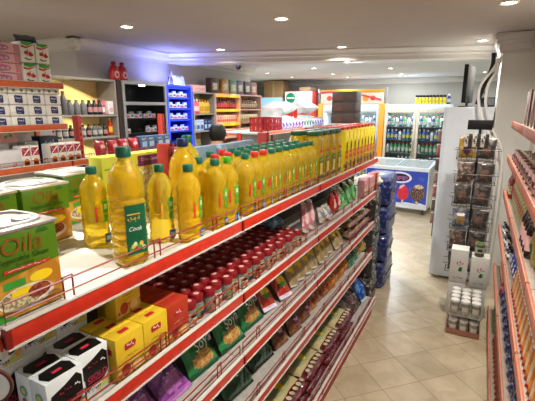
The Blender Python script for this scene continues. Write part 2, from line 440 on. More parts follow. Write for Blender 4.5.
def make_small(cap=GCAP, v=0):
    def f():
        r = thing('oil_bottle'); m = MB()
        pf = [(.030, 0, 3), (.036, .007, 3), (.037, .02, 3)]
        for k in range(6): pf += [(.037, .028 + k * .024, 3), (.0345, .037 + k * .024, 3), (.037, .046 + k * .024, 3)]
        pf += [(.037, .17, 3), (.036, .185, 3), (.031, .205, 2.4), (.019, .224, 2), (.0135, .228, 2), (.0135, .234, 2)]
        m.lathe(pf, OIL2 if v % 2 else OIL, 18); m.build('bottle_body', r)
        m = MB(); m.lathe([(.0155, .232), (.0165, .235), (.0165, .251), (.0145, .255)], cap, 16); m.build('cap', r)
        m = MB()
        
        if v != 2: m.patch(.0382, .085, .135, -122, -113, [LBR, M('clear_label', 'd9a92a', .3)][v % 2], 3, 3)
        else: m.patch(.0382, .10, .135, -120, -95, LBR, 3, 3)
        m.patch(.0384, .11, .15, -85, -55, LBG2, 5, 3); m.patch(.0386, .122, .138, -78, -62, M('pale_green', 'bcd89a', .5), 4, 3)
        m.patch(.0384, .08, .105, -82, -62, LBG2, 4, 3); m.patch(.0386, .014, .042, -85, -45, LBB, 5, 3); m.patch(.0388, .02, .034, -78, -55, M('sky_print', '9ec4dd', .5), 4, 3)
        m.build('label_panel', r)
        return r
    return f
TOPZ = LV[0]; S2, S3, S4, S5 = LV[1:]
# large bottles
ITEMS = [('big_lab', make_big(GCAP, True), 'largest golden oil bottle with green cap and dark green label at the rail', (-.855, .785)),
         ('big_navy', make_big(BCAP, False), 'tall golden oil bottle with a navy blue cap beside the red post', (-.91, 1.10)),
         ('big_plain', make_big(GCAP, False), 'tall unlabelled oil bottle right behind the navy-capped one', (-1.01, 1.25))]
for key, mk, lab, (x, y) in ITEMS: place(key, mk, lab, 'oil bottle', (x, y, TOPZ), E_, 'bottles of cooking oil', spin=-.3)
SMALL = [(-1.06, .84, 0, 'small oil bottle standing behind the largest one, by the green tins'), (-1.04, .93, 0, 'small oil bottle second along behind the largest one'),
         (-.945, .885, 1, 'small oil bottle just past the largest one, half hidden'), (-.905, .972, 1, 'small oil bottle in front of the green display box, red print'),
         (-.825, 1.018, 0, 'small oil bottle with green oval label below the red post'), (-.83, 1.175, 0, 'small oil bottle at the rail before the shelf joint'),
         (-.83, 1.255, 4, 'small oil bottle with bright green cap at the shelf joint'), (-.914, 1.297, 2, 'small red-capped oil bottle behind the bright green cap'),
         (-.915, 1.19, 0, 'small oil bottle tucked behind the one at the rail'), (-.992, 1.372, 0, 'small oil bottle in the second row past the joint'),
         (-.99, 1.46, 2, 'red-capped oil bottle in the back row past the joint'), (-1.07, 1.36, 0, 'small oil bottle in the back row at the joint')]
CAPS = {0: GCAP, 1: GCAP, 2: RCAP, 4: LCAP}
for x, y, v, lab in SMALL: place('small%d' % v, make_small(CAPS[v], v), lab, 'oil bottle', (x, y, TOPZ), E_, 'bottles of cooking oil', spin=random.uniform(-.3, .3))
for i in range(10):
    y = 1.385 + i * .0775
    for j in range(3):
        if j == 2 and i < 2: continue
        v = 2 if (i + 2 * j) % 7 in (1, 2) and i < 4 else (i + j) % 2
        place('small%d' % v, make_small(CAPS[v], v), 'slim oil bottle with %s cap, %s along the %s row past the shelf joint' % ('red' if v == 2 else 'green', nth(i + 1), ['front', 'middle', 'back'][j]), 'oil bottle',
              (-.829 - j * .082, y, TOPZ), E_, 'bottles of cooking oil', spin=random.uniform(-.2, .2))
def make_jug():
    r = thing('oil_jug'); m = MB()
    m.lathe([(.045, 0, 5), (.052, .008, 5), (.053, .04, 5), (.051, .13, 5), (.053, .15, 5), (.052, .22, 5), (.048, .262, 5), (.036, .28, 4), (.034, .285, 4)], OIL, 24, sx=1.0, sy=.8)
    m.build('bottle_body', r)
    m = MB(); m.box(-.048, .048, -.034, .034, .275, .302, M('deep_green_cap', '114a2c', .4), .005); m.build('cap', r)
    m = MB(); m.rect(-.035, .035, .03, .155, -.0435, M('olive_label', '39612c', .45)); m.rect(-.02, .02, .05, .12, -.0445, GOLDI); m.scrib(0, .138, .05, .014, -.0445, YEL, 3); m.rect(-.03, .03, .182, .194, -.0435, LBR)
    m.build('label_panel', r)
    return r
for i in range(4):
    for j in range(2):
        place('jug', make_jug, 'amber oil jug with wide dark green cap, %s in the %s row' % (nth(i + 1), ['front', 'back'][j]), 'oil jug', (-.845 - j * .1, 2.20 + i * .113, TOPZ), E_, 'oil jugs with green caps')
def make_flat():
    r = thing('oil_bottle'); m = MB()
    m.lathe([(.040, 0, 6), (.046, .008, 6), (.046, .27, 6), (.042, .283, 5), (.03, .29, 4)], M('yellow_bottle', 'efd81c', .25, var=.04), 24, sx=1.0, sy=1.0); m.build('bottle_body', r)
    m = MB(); m.box(-.035, .035, -.03, .03, .286, .306, RCAP, .005); m.build('cap', r)
    m = MB(); m.rect(-.034, .034, .012, .15, -.0468, M('mustard_label', 'c89a1e', .4)); m.rect(-.030, .030, .095, .15, -.0474, LBR); m.ell(0, .18, .016, .032, -.0474, M('brown_print', '4a3a1c', .5)); m.scrib(0, .122, .05, .02, -.048, YEL, 6); m.ell(.0, .05, .024, .03, -.048, M('brown_print', '4a3a1c', .5))
    m.build('label_panel', r)
    return r
for i in range(9):
    for j in range(2):
        place('flat', make_flat, 'bright yellow oil bottle with red cap, %s in the %s row' % (nth(i + 1), ['front', 'back'][j]), 'oil bottle', (-.838 - j * .095, 2.665 + i * .097, TOPZ), E_, 'yellow oil bottles with red caps')

# green oil tins
TING = M('tin_green', '4f7612', .3, var=.08, scale=9); TINO = M('tin_orange', 'b87a22', .4, hex2='c99a3a', mix=.55, scale=20)
TINL = M('tin_logo', '8a5018', .4)
def make_tin():
    r = thing('oil_tin'); w, d, h = .158, .16, .198
    m = MB(); m.box(-w / 2, w / 2, -d / 2, d / 2, .006, h - .008, TING, .008); m.build('tin_body', r)
    m = MB(); m.box(-w / 2 - .001, w / 2 + .001, -d / 2 - .001, d / 2 + .001, 0, .006, STEEL); m.build('base_rim', r)
    m = MB(); m.box(-w / 2 - .002, w / 2 + .002, -d / 2 - .002, d / 2 + .002, h - .010, h - .002, STEEL, .002); m.build('top_rim', r)
    m = MB(); m.lathe([(.074, 0), (.070, .004), (.062, .004), (.058, -.002), (.03, -.002), (.0, -.001)], STEEL, 28, c=(0, 0, h - .001), cap=False, sq=3)
    m.lathe([(.022, .0), (.022, .006), (.016, .008), (0, .008)], STEEL, 18, c=(.035, -.03, h - .002), cap=False); m.build('lid', r)
    m = MB(); y = -d / 2 - .0007
    m.poly([(-w / 2 + .004, .01), (w / 2 - .004, .01), (w / 2 - .004, .108), (-w / 2 + .004, .092)], y, TINO)
    m.ell(-.005, .045, .06, .026, y - .0004, M('plate_white', 'ded6c4', .5), 24); m.ell(-.012, .047, .05, .02, y - .0006, M('rice_print', '8a7a55', .6, hex2='cfc49c', mix=.5, scale=150), 24)
    m.ell(-.012, .056, .026, .012, y - .0008, YEL); m.ell(.022, .05, .026, .016, y - .0009, M('meat_print', '6d2415', .6, hex2='9a4a22', mix=.5, scale=120))
    m.rect(-.05, -.005, .072, .088, y - .0006, LBG2)
    m.ell(.03, .08, .026, .012, y - .0006, YEL); m.poly([(-w / 2 + .006, .008), (-.03, .008), (-w / 2 + .006, .03)], y - .0008, LBG2)
    m.build('picture_panel', r)
    m = MB(); y -= .0012
    m.text('Oila', -.004, .158, .05, y, TINL, sx=1.05, shear=.12); m.text('Vegetable Ghee', -.002, .131, .0165, y, M('forest_print', '1d3a12', .5), sx=1.05)
    m.text('for frying', -.002, .119, .010, y, M('forest_print', '1d3a12', .5), shear=.3); m.rect(-.045, .052, .106, .113, y, LBR); m.scrib(.003, .1095, .08, .005, y - .0003, PALE, 5, 12)
    m.poly([(.03, .176), (.058, .176), (.05, .185), (.036, .184)], y, M('leaf_print', '2c6a1c', .5)); m.build('lettering', r)
    return r
for x, y, lab in ((-.892, .462, 'green oil tin with a rice dish picture, at the front rail'), (-1.275, .775, 'green oil tin standing behind the front one, lid fully shown'),
                  (-1.275, .605, 'green oil tin cut by the photo edge, behind the front one'), (-1.395, 1.0, 'dark green oil tin beside the yellow display box')):
    place('tin', make_tin, lab, 'oil tin', (x, y, TOPZ), E_, 'square tins of vegetable oil')
# display carton and blue boxes on the far half of the top shelf
r = thing('display_box', 'long lime green carton with purple panel behind the oil bottles', 'box', (-1.238, 1.21, TOPZ + .001), E_)
m = MB(); m.box(-.18, .2, 0, .07, 0, .25, M('lime_card', 'b5b52c', .5, var=.1, scale=12), .002); m.build('carton', r)
m = MB(); m.rect(.0, .198, .195, .24, -.001, M('purple_card', '5c1648', .45)); m.text('Olive Canola', .07, .222, .02, -.0015, M('pink_print', 'c39ab8', .5)); m.scrib(.165, .218, .05, .02, -.0015, M('pink_print', 'c39ab8', .5), 2)
m.rect(-.17, 0, .20, .205, -.001, LBG2); m.rect(.0, .198, .01, .185, -.001, M('floral_card', '8c9a3c', .5, hex2='d8c9a0', mix=.5, scale=60)); m.build('front_print', r)
def make_bluebox():
    r = thing('tea_box'); m = MB(); m.box(-.095, .095, -.03, .03, 0, .235, M('pale_blue_card', '7f9db5', .5, var=.15, scale=8), .003); m.build('carton', r)
    m = MB(); m.ell(.02, .15, .055, .03, -.031, M('red_blot', '9c3040', .5)); m.scrib(.02, .15, .09, .03, -.0315, PALE, 8); m.ell(-.04, .08, .04, .05, -.031, M('navy_blot', '2f4870', .5)); m.build('front_print', r)
    return r
for i in range(4): place('bluebox', make_bluebox, 'pale blue box leaning behind the oil bottles, %s from the red post' % nth(i + 1), 'box', (-1.25 - .02 * (i % 2), 1.50 + i * .205, TOPZ), E_, 'pale blue boxes behind the oil bottles', tilt=-.06); fit('bluebox', LAST[0], TOPZ)

# ---- second shelf
def carton(name, w, d, h, base, deco, bev=.002):
    def f():
        r = thing(name); m = MB(); m.box(-w / 2, w / 2, -d / 2, d / 2, 0, h, base, bev); m.build('carton', r)
        m = MB(); deco(m, w, d, h, -d / 2 - .0008)
        if m.f: m.build('front_print', r)
        return r
    return f
CARD = M('cool_white_card', 'dfe6e8', .5, var=.03)
def top_quad(m, x0, x1, y0, y1, z, mat): m.add([(x0, y0, z), (x1, y0, z), (x1, y1, z), (x0, y1, z)], [(0, 1, 2, 3)], mat)
def deco_black(m, w, d, h, y):
    m.T = Matrix.Translation((-.002, 0, .006)) @ Matrix.Diagonal((1.04, 1, .98, 1))
    m.poly([(-.038, .062), (-.036, .055), (-.026, .05), (-.024, .016), (.03, .028), (.043, .046), (.043, .098), (.03, .112), (.0, .098), (-.034, .088)], y, INKB)
    m.text('GOLD', .010, .046, .021, y - .0004, M('raspberry', 'c2304c', .45), shear=.1); m.rect(-.018, .036, .0335, .036, y - .0004, M('raspberry', 'c2304c', .45))
    m.scrib(.0, .082, .03, .01, y - .0004, M('raspberry', 'c2304c', .45), 3, 5); m.scrib(.03, .084, .014, .014, y - .0004, PALE, 7, 3)
    m.poly([(.0, .002), (w / 2 - .002, .002), (w / 2 - .002, .036), (.02, .018)], y - .0002, M('food_print', 'b9bd6a', .5, hex2='d98a4a', mix=.6, scale=90)); m.scrib(-.008, .013, .05, .012, y - .0004, INKB, 12)
    m.T = Matrix.Identity(4); z = h + .0008
    m.add([(-.034, -d / 2 + .006, z), (.034, -d / 2 + .003, z), (.04, .006, z), (.03, d / 2 - .003, z), (-.03, d / 2 - .006, z), (-.042, .002, z)], [(0, 1, 2, 3, 4, 5)], INKB)
    m.add([(-.012, -.006, z + .0004), (.012, -.006, z + .0004), (.012, .004, z + .0004), (-.012, .004, z + .0004)], [(0, 1, 2, 3)], M('raspberry', 'c2304c', .45))
    x = -w / 2 - .0008
    for c, rr, mm in ((.085, .014, M('teal_print', '4aa8a0', .5)), (.085, .008, M('sun_print', 'e2b84a', .5)), (.06, .008, M('raspberry', 'c2304c', .45))):
        x -= .0002; m.add([(x, rr * math.cos(k * PI / 6), c + rr * math.sin(k * PI / 6)) for k in range(12)], [tuple(range(11, -1, -1))], mm)
mk_black = carton('dessert_box', .095, .056, .128, CARD, deco_black)
WB = [(-.825, .505, 0, 'front white carton with black label at the rail'), (-.883, .505, 0, 'white carton right behind the front one'),
      (-.85, .601, 0, 'white carton between the front one and the yellow boxes'), (-.91, .601, 0, 'white carton second row beside the yellow boxes'),
      (-.96, .446, 0, 'lower white carton in the back stack, end of the shelf'), (-.96, .446, 1, 'upper white carton in the back stack, end of the shelf'),
      (-.976, .544, 0, 'lower white carton in the middle back stack'), (-.976, .544, 1, 'upper white carton in the middle back stack'),
      (-.976, .642, 0, 'lower white carton in the back stack near the yellow boxes'), (-.976, .642, 1, 'upper white carton in the back stack near the yellow boxes')]
for x, y, k, lab in WB: place('blackbox', mk_black, lab, 'carton', (x, y, S2 + k * .129), E_, 'white dessert cartons')
def deco_y(lc, fc):
    def f(m, w, d, h, y):
        m.poly([(-.018, h - .026), (.018, h - .026), (.021, h - .034), (.018, h - .046), (-.018, h - .046), (-.021, h - .036)], y, lc); m.scrib(0, h - .036, .026, .01, y - .0004, PALE, 2, 5)
        m.scrib(.0, h * .47, .044, .012, y, fc, 5, 8); m.scrib(.0, h * .38, .05, .008, y, fc, 6, 9)
        m.rect(-w / 2 + .002, w / 2 - .002, .002, .036, y, M('fruit_print', 'c9a95a', .5, hex2='a2482a', mix=.55, scale=110)); m.ell(-.02, .026, .016, .018, y - .0003, M('berry_print', '9c2a1e', .5)); m.ell(.02, .024, .016, .014, y - .0003, M('nut_print', 'd8b878', .5))
        z = h + .0008; m.add([(-.014, -.008, z), (.014, -.008, z), (.017, 0, z), (.014, .009, z), (-.014, .009, z), (-.017, 0, z)], [(0, 1, 2, 3, 4, 5)], lc)
        x = -w / 2 - .0008; m.add([(x, -.008, h - .03), (x, .008, h - .03), (x, .008, h - .048), (x, -.008, h - .048)], [(0, 1, 2, 3)], lc)
    return f
mk_yel = carton('cake_mix_box', .1, .046, .128, M('yellow_card', 'd9b62a', .45, var=.05), deco_y(INKR, M('ochre_print', '9a7a20', .5)))
mk_org = carton('cake_mix_box', .1, .046, .128, M('brick_card', 'a8351c', .45, var=.05), deco_y(INKR, M('peach_print', 'd99a78', .5)))
for c in range(2):
    for k in range(3 if c == 0 else 4): place('yelbox', mk_yel, 'yellow baking mix box, %s from the rail in the %s file' % (nth(k + 1), nth(c + 1)), 'carton', (-.822 - k * .048, .704 + c * .102, S2), E_, 'yellow baking mix boxes')
place('yelbox', mk_yel, 'yellow baking mix box stacked on top at the back', 'carton', (-.90, .78, S2 + .1295), E_, 'yellow baking mix boxes', spin=.05)
for k in range(5): place('orgbox', mk_org, 'brick red baking mix box, %s from the rail' % nth(k + 1), 'carton', (-.822 - k * .048, .908, S2), E_, 'brick red baking mix boxes')
JARG = M('jar_glass', 'b5b0a4', .08, trans=.6, ior=1.2, var=.05)
def make_jar(cont):
    def f():
        r = thing('spice_jar'); m = MB(); m.lathe([(.022, 0), (.0255, .003), (.0255, .056), (.022, .064), (.020, .066)], JARG, 16); m.build('jar', r)
        m = MB(); m.lathe([(.0225, .064), (.0245, .066), (.0245, .086), (.022, .09)], M('red_lid', '800e14', .5), 18); m.lathe([(.011, .0905), (0, .0905)], M('lid_print', 'd8a8a0', .5), 10, cap=False) if cont != 9 else None; m.build('lid', r)
        m = MB(); m.patch(.0259, .006, .052, -150, -30, [M('jar_label', 'd5cfc4', .5), M('jar_label_green', '7d9a62', .5), M('jar_label_tan', 'b99a70', .5)][cont % 3], 8)
        m.patch(.0262, .012, .03, -115, -65, [M('orange_blot', 'c8783a', .5), M('navy_blot', '2f4870', .5), M('rust_blot', '9a4a2a', .5)][cont % 3], 4); m.patch(.0262, .036, .046, -125, -55, [INKB, INKR, INKB][cont % 3], 4); m.build('label_panel', r)
        return r
    return f
for i in range(17):
    for j in range(5):
        place('jar%d' % (i % 3 if i < 9 else 2), make_jar(i % 3 if i < 9 else 2), 'red-lidded spice jar, %s along the %s row from the rail' % (nth(i + 1), nth(j + 1)), 'spice jar', (-.822 - j * .056 - (.012 if i % 2 else 0), .988 + i * .0575, S2), E_, 'red-lidded spice jars', spin=random.uniform(-.4, .4))
# ---- packets: one maker for every kind of bag
def bagmk(name, w, h, d, base, bands=(), win=None, winm=None, blot=None, blotm=None, seed=1, tail=None, fat=0, scr=None):
    """bands: (v0, v1, material); win/blot: ellipse (u, v, ru, rv) on the front"""
    def fn(u, v, front):
        if front:
            if blot and ((u - blot[0]) / blot[2]) ** 2 + ((v - blot[1]) / blot[3]) ** 2 < 1: return blotm
            if win and ((u - win[0]) / win[2]) ** 2 + ((v - win[1]) / win[3]) ** 2 < 1: return winm
        for a, b, mm in bands:
            if a <= v <= b: return mm
        return base
    def f():
        r = thing(name); m = MB(); m.bag(w, h, d, fn, seed, 26 if w > .16 else 18, 30 if w > .16 else 20, .02 if fat else .06, .12 if not fat else .06, fat); m.build('packet', r)
        if scr:
            m = MB(); m.scrib(0, h * scr[1], w * .6, h * .16, -d * .66, scr[0], seed, 7); m.scrib(0, h * (scr[1] - .16), w * .45, h * .08, -d * .65, scr[0], seed + 1, 6); m.build('front_print', r)
        if tail:
            m = MB()
            m.lathe([(.012, 0), (.02, .012), (.034, .03), (.03, .034)], tail, 10, c=(0, 0, h * .97), cap=False); m.build('tied_neck', r)
        return r
    return f
GLOSS = dict(rough=.25, coat=.4)
PURP = M('purple_foil', '7a3a86', **GLOSS); PURPL = M('lilac_foil', 'a862ae', **GLOSS)
GRNF = M('green_foil', '1c7a3e', **GLOSS); GRND = M('dark_green_foil', '0f4a2c', **GLOSS); GRNL = M('light_green_foil', '6fae6a', **GLOSS)
SOYA = M('soya_print', 'a8793c', .45, hex2='d2a860', mix=.5, scale=70); BEAN = M('bean_clear', '6b3a22', .3, hex2='8f5a34', mix=.5, scale=90, coat=.5)
TAN = M('tan_packet', 'a8946a', .4, var=.15); TANB = M('brown_packet', '6d5138', .35, hex2='927350', mix=.5, scale=60, coat=.3); BURG = M('burgundy_foil', '5f1a24', **GLOSS)
NUT = M('nut_mix', 'a0623a', .35, hex2='c08a55', mix=.5, scale=80, coat=.4); ORNG = M('orange_nuts', 'b56a2c', .35, hex2='d29046', mix=.5, scale=90, coat=.4)
BLUF = M('blue_foil', '1c4fa0', .25, hex2='5f93d6', mix=.58, scale=25, coat=.4); PINKC = M('pink_card', 'c98f92', .5); CLRW = M('cloudy_film', 'c9c4ba', .2, coat=.5, hex2='8d7f72', mix=.55, scale=40)
CUR = {}
def rowof(key, mk, n, y0, dy, x, z, lab, cat, group, tilt=-.15, roll=0, jit=.0, xj=.01, rz=E_, sp=0, nest=False, xmax=-.793, xmin=None):
    """n packets along the shelf, each settled on it; lab has one %s for the ordinal"""
    lane = (round(z, 3), x < -.895) if rz == E_ and x > -1.2 else (round(z, 3), 'u')
    ym = CUR.get(lane, -99)
    for i in range(n):
        o = place(key, mk, lab % nth(i + 1) if '%s' in lab else lab, cat, (x + random.uniform(-xj, xj), y0 + i * dy, z + .001), rz, group if n > 1 else None, tilt=tilt + (0 if nest else random.uniform(-jit, jit)), roll=roll, spin=sp + (0 if nest else random.uniform(-jit, jit)))
        ym = fit(key, o, z, xmax, None if nest and i else ym + .002, xmin)
        if nest and i == 0: y0 = o.location.y
    CUR[lane] = max(ym, CUR.get(lane, -99))
mk_purple = bagmk('lentil_bag', .15, .19, .06, PURP, [(0, .12, PURPL), (.88, 1, PURPL)], (.5, .3, .3, .18), PURPL, (.5, .68, .3, .1), M('white_print', 'd8cfe0', .4), 3, scr=(M('white_print'), .62))
rowof('purple', mk_purple, 3, .64, .11, -.85, S3, 'purple foil packet leaning on the third shelf, %s from its start', 'packet', 'purple packets', -.8, .0, .05)
rowof('purple2', mk_purple, 2, .62, .16, -1.02, S3, 'purple packet in the back row of the third shelf, %s from its start', 'packet', 'purple packets', -.25, -.1, .0)
mk_green = bagmk('soya_bag', .175, .235, .07, GRNF, [(0, .08, GRND), (.9, 1, GRND)], (.5, .2, .36, .13), SOYA, (.5, .62, .3, .07), GRNL, 5)
for i, (y, x) in enumerate(((1.02, -.86), (1.17, -.85), (1.35, -.86))):
    o = place('soya', mk_green, 'green packet with a soya picture, %s of three along the third shelf' % nth(i + 1), 'packet', (x, y, S3 + .001), E_, 'green soya packets', tilt=-.62, roll=.06, spin=0); CUR[(round(S3, 3), False)] = fit('soya', o, S3, -.793, CUR[(round(S3, 3), False)] + .002)
    if i == 0:
        m = MB(); m.text('Soya', 0, .104, .056, -.0485, PALE, shear=.3, rot=.15); m.ell(-.045, .152, .022, .014, -.047, LBB); m.scrib(.022, .156, .06, .02, -.047, GRNL, 3)
        t = m.build('lettering', o); LETT = t
    else:
        c = LETT.copy(); COL.objects.link(c); c.parent = o
REDF = M('red_foil', 'a8281e', **GLOSS)
mk_redy = bagmk('pasta_pouch', .13, .2, .05, REDF, [(.0, .1, M('white_print', 'd8cfe0', .4))], (.5, .55, .3, .25), YEL, (.5, .35, .22, .08), LBG2, 8, scr=(M('white_print'), .8))
rowof('redy', mk_redy, 2, 1.50, .15, -.85, S3, 'red pouch with yellow oval past the green packets, %s of two', 'packet', 'red and yellow pouches', -.75, .15, .05)
mk_tan = bagmk('noodle_packet', .1, .2, .045, TAN, [(0, .06, CLRW), (.94, 1, CLRW)], (.5, .56, .42, .19), YEL, (.5, .22, .3, .14), M('dull_tan', '93805c', .4), 9)
rowof('tan', mk_tan, 9, 1.62, .104, -.845, S3, 'tan packet with a yellow label on the third shelf, %s in the row', 'packet', 'tan packets with yellow labels', -.62, .22, .05, nest=True)
rowof('tan_back', mk_tan, 7, 1.80, .105, -1.0, S3, 'tan packet in the row behind the yellow-label packets, %s along', 'packet', 'tan packets with yellow labels', -.15, .2, .05, nest=True, xmax=-.9)
mk_flat = bagmk('biscuit_packet', .2, .15, .06, TANB, [(0, .1, BURG), (.9, 1, CLRW)], (.5, .5, .36, .28), M('cream_print', 'c9bb9a', .4, hex2='8f7a5a', mix=.55, scale=40), (.5, .5, .16, .1), BURG, 11)
for i in range(3):
    for k in range(2): place('biscuit', mk_flat, 'flat brown and cream packet, %s layer of the %s pile on the third shelf' % (['bottom', 'top'][k], nth(i + 1)), 'packet', (-.80, max(2.6, CUR[(round(S3, 3), False)] + .11) + i * .207, S3 + .03 + k * .058), E_, 'flat brown packets', tilt=-1.5708); fit('biscuit', LAST[0], S3 + k * .082, -.80)
# second shelf beyond the jars
mk_blue = bagmk('sugar_bag', .16, .2, .06, M('teal_foil', '2f6d92', .3, hex2='7fb2c8', mix=.6, scale=30, coat=.3), (), None, None, (.5, .5, .3, .2), M('pale_foil', 'a9c4d0', .3), 13)
place('bluebag', mk_blue, 'crumpled blue packet lying across the spice jars', 'packet', (-.92, 1.9, S2 + .1), E_, None, tilt=-1.2); fit('bluebag', LAST[0], S2 + .092)
mk_pink = bagmk('wafer_packet', .075, .2, .04, M('pink_foil', 'b7747c', **GLOSS), [(0, .1, CLRW), (.85, 1, CLRW)], (.5, .5, .3, .25), M('pale_pink', 'dcb7b4', .4), None, None, 15)
rowof('pinkp', mk_pink, 2, 2.09, .088, -.84, S2, 'long pink packet leaning past the blue one, %s of two', 'packet', 'leaning pink packets', -.35, .5, .05, nest=True)
mk_white = bagmk('sachet', .09, .1, .03, CLRW, (), (.5, .5, .3, .25), M('grey_blue', '5f7080', .4), None, None, 16)
rowof('sachet', mk_white, 2, 1.99, .06, -.83, S2, 'small cloudy sachet at the rail below the blue packet, %s along', 'packet', 'small sachets', -.5, .3, .2)
mk_redp = bagmk('tea_packet', .085, .16, .05, REDF, [(0, .1, BURG)], (.5, .5, .3, .2), M('pale_pink', 'dcb7b4', .4), None, None, 17)
rowof('redp', mk_redp, 2, 2.26, .08, -.86, S2, 'red packet between the pink and pale green ones, %s of two', 'packet', 'red packets', -.2, .1, .1)
mk_pgrn = bagmk('biscuit_packet', .1, .17, .05, GRNL, [(.9, 1, CLRW)], (.5, .45, .26, .3), GRNF, (.5, .75, .3, .1), M('mint_print', 'c4dcb8', .4), 18)
rowof('pgrn', mk_pgrn, 4, 2.41, .085, -.85, S2, 'pale green packet on the second shelf, %s in the row', 'packet', 'pale green packets', -.45, .1, .08)
mk_pinkbox = carton('tea_carton', .085, .06, .15, PINKC, lambda m, w, d, h, y: (m.rect(-.03, .03, .03, .08, y, M('cream_print', 'c9bb9a', .4)), m.scrib(0, .11, .06, .025, y, INKR, 4)))
rowof('pinkbox', mk_pinkbox, 4, 2.76, .092, -.83, S2, 'dusty pink carton on the second shelf, %s in the row', 'carton', 'dusty pink cartons', 0, 0, .05)
mk_redbox = carton('tea_carton', .07, .06, .155, M('coral_card', 'a5483e', .5), lambda m, w, d, h, y: (m.rect(-.025, .025, .05, .11, y, M('cream_print', 'c9bb9a', .4)), m.scrib(0, .13, .05, .02, y, PALE, 4)))
rowof('redbox', mk_redbox, 2, 3.23, .078, -.83, S2, 'coral red carton at the far end of the second shelf, %s in the row', 'carton', 'coral red cartons', 0, 0, .0)
def make_vin():
    r = thing('sauce_bottle'); m = MB(); m.lathe([(.026, 0), (.03, .005), (.03, .14), (.014, .18), (.012, .215)], M('olive_glass', '7f8a32', .1, trans=.3, coat=.5), 14); m.build('bottle_body', r)
    m = MB(); m.lathe([(.0135, .205), (.0135, .235)], M('pale_cap', 'b8b56a', .4), 12); m.build('cap', r)
    m = MB(); m.patch(.0305, .04, .11, -150, -30, M('citron_label', 'b5b04a', .4), 6); m.build('label_panel', r); return r
for i in range(6): place('vin', make_vin, 'olive green bottle behind the pink cartons, %s along' % nth(i + 1), 'bottle', (-.97, 3.02 + i * .08, S2), E_, 'olive green bottles')
# ---- fourth shelf
mk_dk = bagmk('pea_bag', .22, .2, .09, GRND, [(0, .08, M('black_green', '0a2a1c', **GLOSS))], (.5, .5, .3, .3), M('bottle_green', '145a3a', **GLOSS), (.5, .62, .26, .06), M('mint_print', 'c4dcb8', .4), 21, scr=(M('mint_print'), .55))
rowof('dk', mk_dk, 3, 1.14, .2, -.87, S4, 'dark green packet on the fourth shelf, %s in the row', 'packet', 'dark green packets', -.8, .1, .05)
mk_bean = bagmk('bean_bag', .14, .19, .075, BEAN, [(.88, 1, CLRW)], (.5, .4, .3, .16), M('plum_label', '6a2a4a', .4), (.5, .42, .2, .06), M('white_print', 'd8cfe0', .4), 22, CLRW)
rowof('bean', mk_bean, 3, 1.62, .125, -.855, S4, 'clear bag of dark beans with a tied neck, %s in the row', 'packet', 'tied bags of dark beans', -.55, .1, .1)
mk_nut = bagmk('nut_bag', .105, .17, .07, NUT, [(.88, 1, CLRW)], (.5, .35, .28, .14), M('rust_label', '9c3a26', .4), None, None, 23, CLRW)
rowof('nut', mk_nut, 3, 1.97, .1, -.855, S4, 'reddish bag of nuts with a tied neck, %s in the row', 'packet', 'reddish nut bags', -.5, .1, .1)
mk_org = bagmk('nut_bag', .1, .16, .07, ORNG, [(.9, 1, CLRW)], None, None, None, None, 24)
rowof('orgn', mk_org, 4, 2.27, .095, -.855, S4, 'orange-brown bag of nuts past the reddish ones, %s in the row', 'packet', 'orange nut bags', -.5, .1, .1)
rowof('orgn2', mk_org, 5, 1.85, .13, -1.03, S4, 'bag of nuts in the back row of the fourth shelf, %s along', 'packet', 'orange nut bags', -.1, .1, .1)
mk_gs = bagmk('seed_bag', .13, .17, .07, M('green_sparkle', '2f6a48', .25, hex2='8fc0a0', mix=.6, scale=50, coat=.4), (), None, None, None, None, 25)
rowof('gs', mk_gs, 2, 2.69, .11, -.85, S4, 'sparkling green packet past the nut bags, %s of two', 'packet', 'sparkling green packets', -.7, .1, .1)
mk_yb = bagmk('noodle_bag', .12, .19, .07, M('straw_noodles', '9a8748', .35, hex2='c4b06a', mix=.5, scale=40, coat=.4), [(.85, 1, CLRW)], (.5, .5, .22, .2), M('brown_label', '5f4526', .4), None, None, 26)
rowof('yb', mk_yb, 2, 2.93, .115, -.85, S4, 'straw-coloured packet at the far end of the fourth shelf, %s in the row', 'packet', 'straw-coloured packets', -.6, .1, .1)
# ---- bottom shelf
RICEM = M('rice_cream', 'b7a878', .4, var=.12, scale=15)
mk_rice = bagmk('rice_sack', .31, .33, .07, RICEM, [(0, .2, BURG), (.95, 1, BURG)], (.5, .42, .4, .17), M('sage_panel', '8f9a6e', .4), (.5, .44, .1, .15), YEL, 31)
def rice_trim():
    o = mk_rice(); m = MB()
    for k in range(6): m.ell(-.11 + k * .044, .036, .016, .018, -.034 - .0004 * k, M('cream_print', 'c9bb9a', .4), 10)
    m.build('border_print', o); return o
for i in range(5):
    for k in range(2): place('rice', rice_trim, 'cream rice sack with burgundy border, %s layer of the %s pile on the bottom shelf' % (['lower', 'upper'][k], nth(i + 1)), 'rice sack', (-.75, 1.5 + i * .318, S5 + .035 + k * .085), E_, 'rice sacks on the bottom shelf', tilt=-1.5708); fit('rice', LAST[0], S5 + k * .09, -.733)
mk_dkb = bagmk('legume_bag', .2, .22, .08, M('dark_brown_film', '4a3430', .3, hex2='8f7c74', mix=.6, scale=35, coat=.4), (), None, None, None, None, 33)
rowof('dkb', mk_dkb, 2, 3.03, .13, -.80, S5, 'dark brown glossy packet before the blue ones, %s of two', 'packet', 'dark brown packets', -.9, 0, .1, xmax=-.737)
mk_bluf = bagmk('pasta_bag', .15, .24, .08, BLUF, [(0, .1, M('white_print2', 'd5dde6', .4))], None, None, None, None, 34)
rowof('bluf', mk_bluf, 1, 3.2, .105, -.79, S5, 'shiny blue packet at the far end of the bottom shelf', 'packet', 'shiny blue packets', -.6, .1, .08, xmax=-.737)

